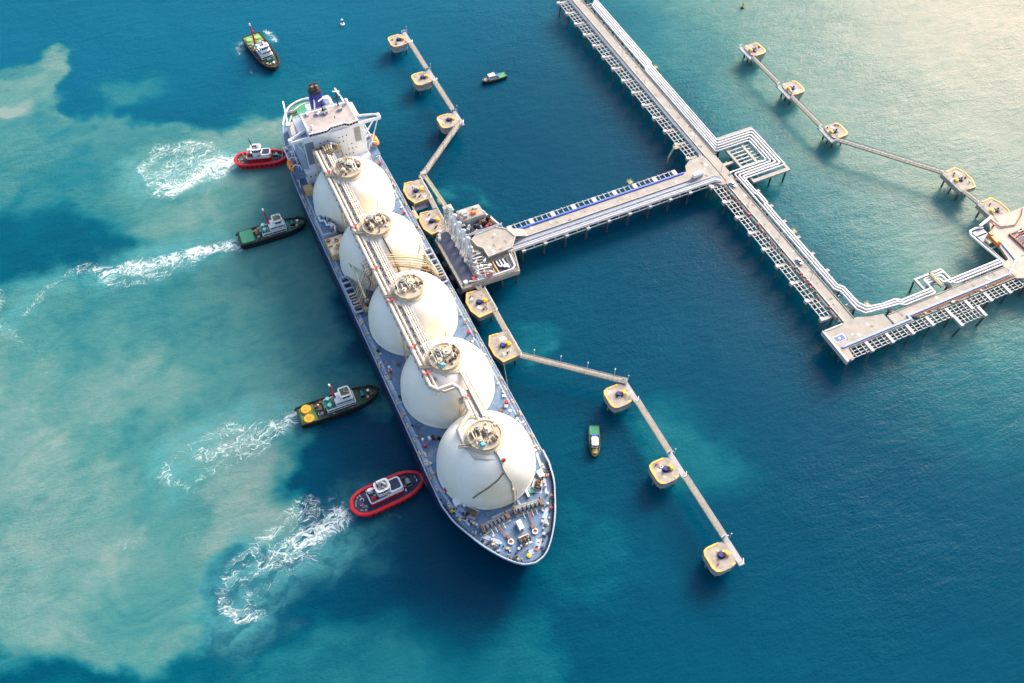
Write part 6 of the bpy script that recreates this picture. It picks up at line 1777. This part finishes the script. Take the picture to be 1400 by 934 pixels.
    for s_ in (-1, 1):
        part('vent_cowl', G().cyl(((x0 + 0.05) * L_, s_ * 0.16 * B_, 5.2), ((x0 + 0.05) * L_, s_ * 0.16 * B_, 6.6), 0.5, n=10).cyl(((x0 + 0.05) * L_, s_ * 0.16 * B_, 6.6), ((x0 + 0.05) * L_, s_ * 0.16 * B_, 7.2), 0.95, n=12), mat('pale turquoise cowl paint', (0.30, 0.60, 0.56), 0.5), t)
    part('engine_hatch', G().box(((x0 + 0.02) * L_, 0, 5.6), (3.2, 0.36 * B_, 0.8)), 'tealgreen', t)
    wn_ = part('towing_winch', G().box((0.30 * L_, 0, 3.0), (2.8, 4.0, 0.6)).cyl((0.30 * L_, -1.6, 4.0), (0.30 * L_, 1.6, 4.0), 0.95, n=12), 'tealgreen', t)
    for s_ in (-1, 1):
        part('winch_flange', G().cyl((0.30 * L_, s_ * 1.6, 4.0), (0.30 * L_, s_ * 1.8, 4.0), 1.35, n=12), 'dark', wn_)
    part('aft_winch', G().cyl(((x0 - 0.06) * L_, -1.2, 3.9), ((x0 - 0.06) * L_, 1.2, 3.9), 1.2, n=14).box(((x0 - 0.06) * L_, 0, 3.1), (2.4, 3.4, 0.8)), 'brown', t)
    part('tow_hook', G().box(((x0 - 0.10) * L_, 0.18 * B_, 3.5), (1.4, 1.0, 1.4)), 'redbrown', t)
    for (fx, fy, c) in ((-0.24, 0.2, 'cleanwhite'), (-0.22, -0.22, 'steel'), (0.38, 0.1, 'cleanwhite'), (0.40, -0.12, 'brown'), (-0.2, 0.32, 'redbrown'), (0.35, -0.2, 'rusty')):
        part('deck_fitting', G().cyl((fx * L_, fy * B_, 2.75), (fx * L_, fy * B_, 3.7), 0.5, n=8).cyl((fx * L_, fy * B_, 3.7), (fx * L_, fy * B_, 3.9), 0.7, n=8), c, t)
    part('bow_pad', G().tube([(p[0] + 0.15, p[1], 3.3) for p in poly if p[0] > 0.34 * L_], 0.6, 6), 'rubber', t)
    return t

def clutter(t, seed, spots, cols):
    q = random.Random(seed)
    for (x0, x1, y0, y1, z, n) in spots:
        for i in range(n):
            x, y = q.uniform(x0, x1), q.uniform(y0, y1)
            kind = q.random()
            if kind < 0.4:
                g = G().box((0, 0, 0.3), (q.uniform(0.4, 1.2), q.uniform(0.3, 0.8), q.uniform(0.4, 1.0)))
            elif kind < 0.75:
                g = G().cyl((0, 0, 0), (0, 0, q.uniform(0.4, 1.1)), q.uniform(0.18, 0.4), n=8)
            else:
                r_ = q.uniform(0.5, 0.8)
                g = G().tube([(r_ * math.cos(a), r_ * math.sin(a), 0.15) for a in [2 * math.pi * k / 10 for k in range(10)]], 0.15, 5, closed=True)
            part('deck_gear', g, q.choice(cols), t, (x, y, z), q.uniform(0, 3))

def finish_red(t, L_, B_, seed):
    clutter(t, seed, [(-0.42 * L_, -0.28 * L_, -0.28 * B_, 0.28 * B_, 3.05, 9), (0.22 * L_, 0.38 * L_, -0.25 * B_, 0.25 * B_, 3.05, 9), (-0.24 * L_, -0.15 * L_, -0.2 * B_, 0.2 * B_, 5.5, 7), (-0.1 * L_, 0.0, -0.12 * B_, 0.12 * B_, 11.05, 4)], ['cleanwhite', 'dark', 'steel', 'brown', 'rusty', 'greypipe', 'orangem'])
    poly = boat_outline(L_, B_, round_stern=True, bow=2.6, n=26)
    tyres(t, inset(poly, -0.35), 1.9, 2.6, 0.6, -0.3 * L_, 0.3 * L_)
    inn_ = inset(poly, 1.15)
    for i in range(0, len(inn_), 2):
        put('bulwark_frame', shared('red_frame', lambda q: q.box((0, 0, 0.35), (0.14, 0.55, 0.7)), 'redpaint', 'bulwark_frame'), t, (inn_[i][0], inn_[i][1], 3.05))
    for s_ in (-1, 1):
        for k in range(6):
            put('porthole', shared('porthole', lambda q: q.box((0, 0, 0), (0.6, 0.12, 0.5)), 'glass', 'porthole'), t, ((-0.2 + 0.065 * k) * L_, s_ * (0.27 * B_ + 0.03), 4.3))
    part('deck_stripe', G().tube([(p[0], p[1], 3.08) for p in inset(poly, 2.0) if p[0] < -0.3 * L_], 0.08, 4), 'cleanwhite', t)

def finish_dark(t, L_, B_, seed):
    clutter(t, seed, [(-0.26 * L_, -0.16 * L_, -0.38 * B_, 0.38 * B_, 2.75, 12), (0.23 * L_, 0.42 * L_, -0.22 * B_, 0.22 * B_, 2.75, 14), (-0.13 * L_, 0.0, -0.22 * B_, 0.22 * B_, 5.3, 10), (-0.12 * L_, 0.18 * L_, 0.34 * B_, 0.42 * B_, 2.75, 6), (-0.12 * L_, 0.18 * L_, -0.42 * B_, -0.34 * B_, 2.75, 6), (0.06 * L_, 0.15 * L_, -0.14 * B_, 0.14 * B_, 10.58, 5)], ['cleanwhite', 'dark', 'steel', 'brown', 'rusty', 'redbrown', 'tealgreen', 'orangem'])

finish_red(red_tug((-150.2, -31.2, 0), math.atan2(0.95, 0.30), 29.0, 11.0, 'red tug with white wheelhouse pushing under the bridge wing at the stern'), 29.0, 11.0, 1)
finish_dark(dark_tug((-95.2, -40.6, 0), R(88), 35.0, 10.6, 'black tug with green aft platform pushing beside the second cream tank', 'teal'), 35.0, 10.6, 2)
finish_dark(dark_tug((19.2, -43.2, 0), R(88.5), 37.0, 11.0, 'black tug with two yellow discs on its aft deck', 'yellow'), 37.0, 11.0, 3)
finish_red(red_tug((69.6, -38.6, 0), R(93), 32.5, 12.4, 'red tug with navy deck pushing near the bow of the carrier'), 32.5, 12.4, 4)
finish_dark(dark_tug((-241.5, -4.8, 0), math.atan2(5.5, 42), 38.0, 12.5, 'black tug with lime green aft deck waiting alone in open water', 'white'), 38.0, 12.5, 5)

def launch(loc, rz, label, house_col, fore):
    t = thing('mooring_launch', label, 'boat', loc, rz, 'mooring launches')
    L_, B_ = 15.5, 4.8
    poly = boat_outline(L_, B_, stern=0.88, bow=2.2, n=18)
    part('hull', loft(poly, [-1.5, 0, 1.0, 1.7], [(0.85, 0.8), (0.95, 0.95), (0.99, 0.99), (1, 1)]), 'black', t)
    part('bulwark', G().ring(poly, inset(poly, 0.35), 1.5, 2.2), 'olive', t)
    part('deck', G().prism(inset(poly, 0.35), 1.4, 1.65), 'redbrown', t)
    part('aft_deck', G().prism(rrect(-7.3, -2.9, -1.95, 1.95, 0.4), 1.65, 2.15), 'green', t)
    h0 = rrect(-0.6, 3.4, -1.35, 1.35, 0.4, 2)
    h = part('cabin', G().prism(h0, 1.65, 4.3, 0.94), 'cleanwhite', t)
    panes(h, inset(h0, -0.02), 3.3, 0.8, 0.95, 0.12)
    part('cabin_roof', G().prism(inset(h0, -0.1), 4.3, 4.5), 'cleanwhite', h)
    part('roof_hatch', G().box((1.6, 0, 4.6), (1.0, 1.4, 0.2)), 'steelpale', h)
    part('canopy', G().prism(rrect(-2.6, -0.7, -1.1, 1.1, 0.3), 3.0, 3.3), 'bluecan', t)
    for s_ in (-1, 1):
        part('canopy_post', G().cyl((-2.4, s_ * 0.95, 1.6), (-2.4, s_ * 0.95, 3.0), 0.08, n=5), 'steel', t)
    part('foredeck', G().prism(rrect(4.0, 6.2, -1.1, 1.1, 0.5), 1.65, 2.2), fore, t)
    part('short_mast', G().cyl((0.2, 0, 4.5), (0.0, 0, 6.6), 0.08, n=5), 'steel', t)
    tyres(t, poly, 1.5, 1.8, 0.5)
launch((-160.8, 113.2, 0), R(-90), 'small white cabined launch with green stern near the upper stern dolphins', 'cleanwhite', 'walkway')
launch((83.6, 51.8, 0), math.atan2(-6.9, 13.7), 'small white cabined launch with green stern between carrier bow and lower dolphins', 'cleanwhite', 'ochre')

t = thing('channel_buoy', 'small white and dark buoy in open water beyond the funnel', 'buoy', (-250.9, 48.9, 0))
part('float', G().lathe([(1.0, -0.6), (1.35, 0.2), (1.3, 0.7), (0.6, 0.9)], n=14), 'cleanwhite', t)
part('cage', G().cyl((0, 0, 0.9), (0, 0, 2.8), 0.6, 0.25, 8), 'dark', t)
part('topmark', G().lathe([(0.2, 2.8), (0.65, 3.2), (0.5, 3.9), (0.1, 4.2)], n=10), 'cleanwhite', t)
t = thing('channel_buoy', 'small yellow buoy near the top edge above the right chain of dolphins', 'buoy', (-160.0, 288.0, 0))
part('float', G().lathe([(0.9, -0.6), (1.2, 0.2), (1.15, 0.7), (0.5, 0.9)], n=14), 'dark', t)
part('cage', G().cyl((0, 0, 0.9), (0, 0, 3.2), 0.75, 0.4, 8), 'yellow', t)
part('topmark', G().lathe([(0.2, 3.2), (0.5, 3.5), (0.1, 4.1)], n=10), 'yellow', t)

def vehicle(loc, rz, kind, label):
    t = thing('parked_' + kind, label, kind, loc, rz)
    if kind == 'truck':
        L_, B_ = 6.8, 2.3
        part('body', G().prism(rrect(-3.4, 1.4, -1.15, 1.15, 0.2), 0.8, 2.9), 'cleanwhite', t)
        c = part('cab', G().prism(rrect(1.5, 3.3, -1.05, 1.05, 0.3), 0.6, 2.4, 0.9), 'cleanwhite', t)
        part('windscreen', G().box((3.2, 0, 1.8), (0.16, 1.6, 0.7)), 'glass', c)
        part('chassis', G().box((0, 0, 0.65), (6.4, 1.6, 0.3)), 'dark', t)
        ax_ = (-2.2, 2.3)
    else:
        part('body', G().prism(rrect(-2.2, 2.2, -0.9, 0.9, 0.4), 0.35, 0.95), 'lilac', t)
        c = part('cabin', G().prism(rrect(-1.5, 0.9, -0.8, 0.8, 0.35), 0.95, 1.5, 0.86), 'glass', t)
        part('roof', G().prism(rrect(-1.2, 0.6, -0.68, 0.68, 0.3), 1.5, 1.56), 'lilac', c)
        ax_ = (-1.4, 1.4)
    for x in ax_:
        for s_ in (-1, 1):
            r_ = 0.45 if kind == 'truck' else 0.33
            w = part('wheel', G().cyl((x, s_ * 0.72, r_), (x, s_ * 1.0, r_), r_, n=12), 'rubber', t)
            part('rim', G().cyl((x, s_ * 1.0, r_), (x, s_ * 1.02, r_), r_ * 0.55, n=10), 'steel', w)
vehicle((-31.6, 173.5, TZD), R(95), 'truck', 'small white box truck parked at the trestle junction')
vehicle((-18.4, 186.6, TZD), R(8), 'car', 'pale car on the trestle road just past the junction')
vehicle((40.5, 187.0, TZD), R(2), 'car', 'pale car on the trestle road halfway to the corner platform')

# push line from the red bow tug to the ship's side
t = put('tow_line', G().tube([(69.0, -23.4, 4.4), (74, -22.3, 2.0), (80, -21.8, 1.2), (87, -21.2, 4.0), (92, -21.6, 15.0)], 0.16, 5).mesh('tow_line', 'rope'), None, label='thin slack rope from the red bow tug along the carrier side', cat='rope')
# mooring lines from the carrier to the dolphins
def mooring_line(a, b, label):
    a, b = Vector(a), Vector(b)
    pts = []
    for i in range(9):
        u = i / 8
        p = a.lerp(b, u)
        p.z -= 4 * u * (1 - u) * (b - a).length * 0.012
        pts.append(p)
    put('mooring_line', G().tube(pts, 0.07, 4).mesh('mooring_line', 'rope'), None, label=label, cat='rope', group='mooring lines')
mooring_line((-60, 25.0, 17.3), (-84.7, 33.6, 9.9), 'thin mooring line to the stern side breasting dolphin')
mooring_line((52, 25.0, 17.3), (25.2, 33.6, 9.9), 'thin mooring line to the bow side breasting dolphin')
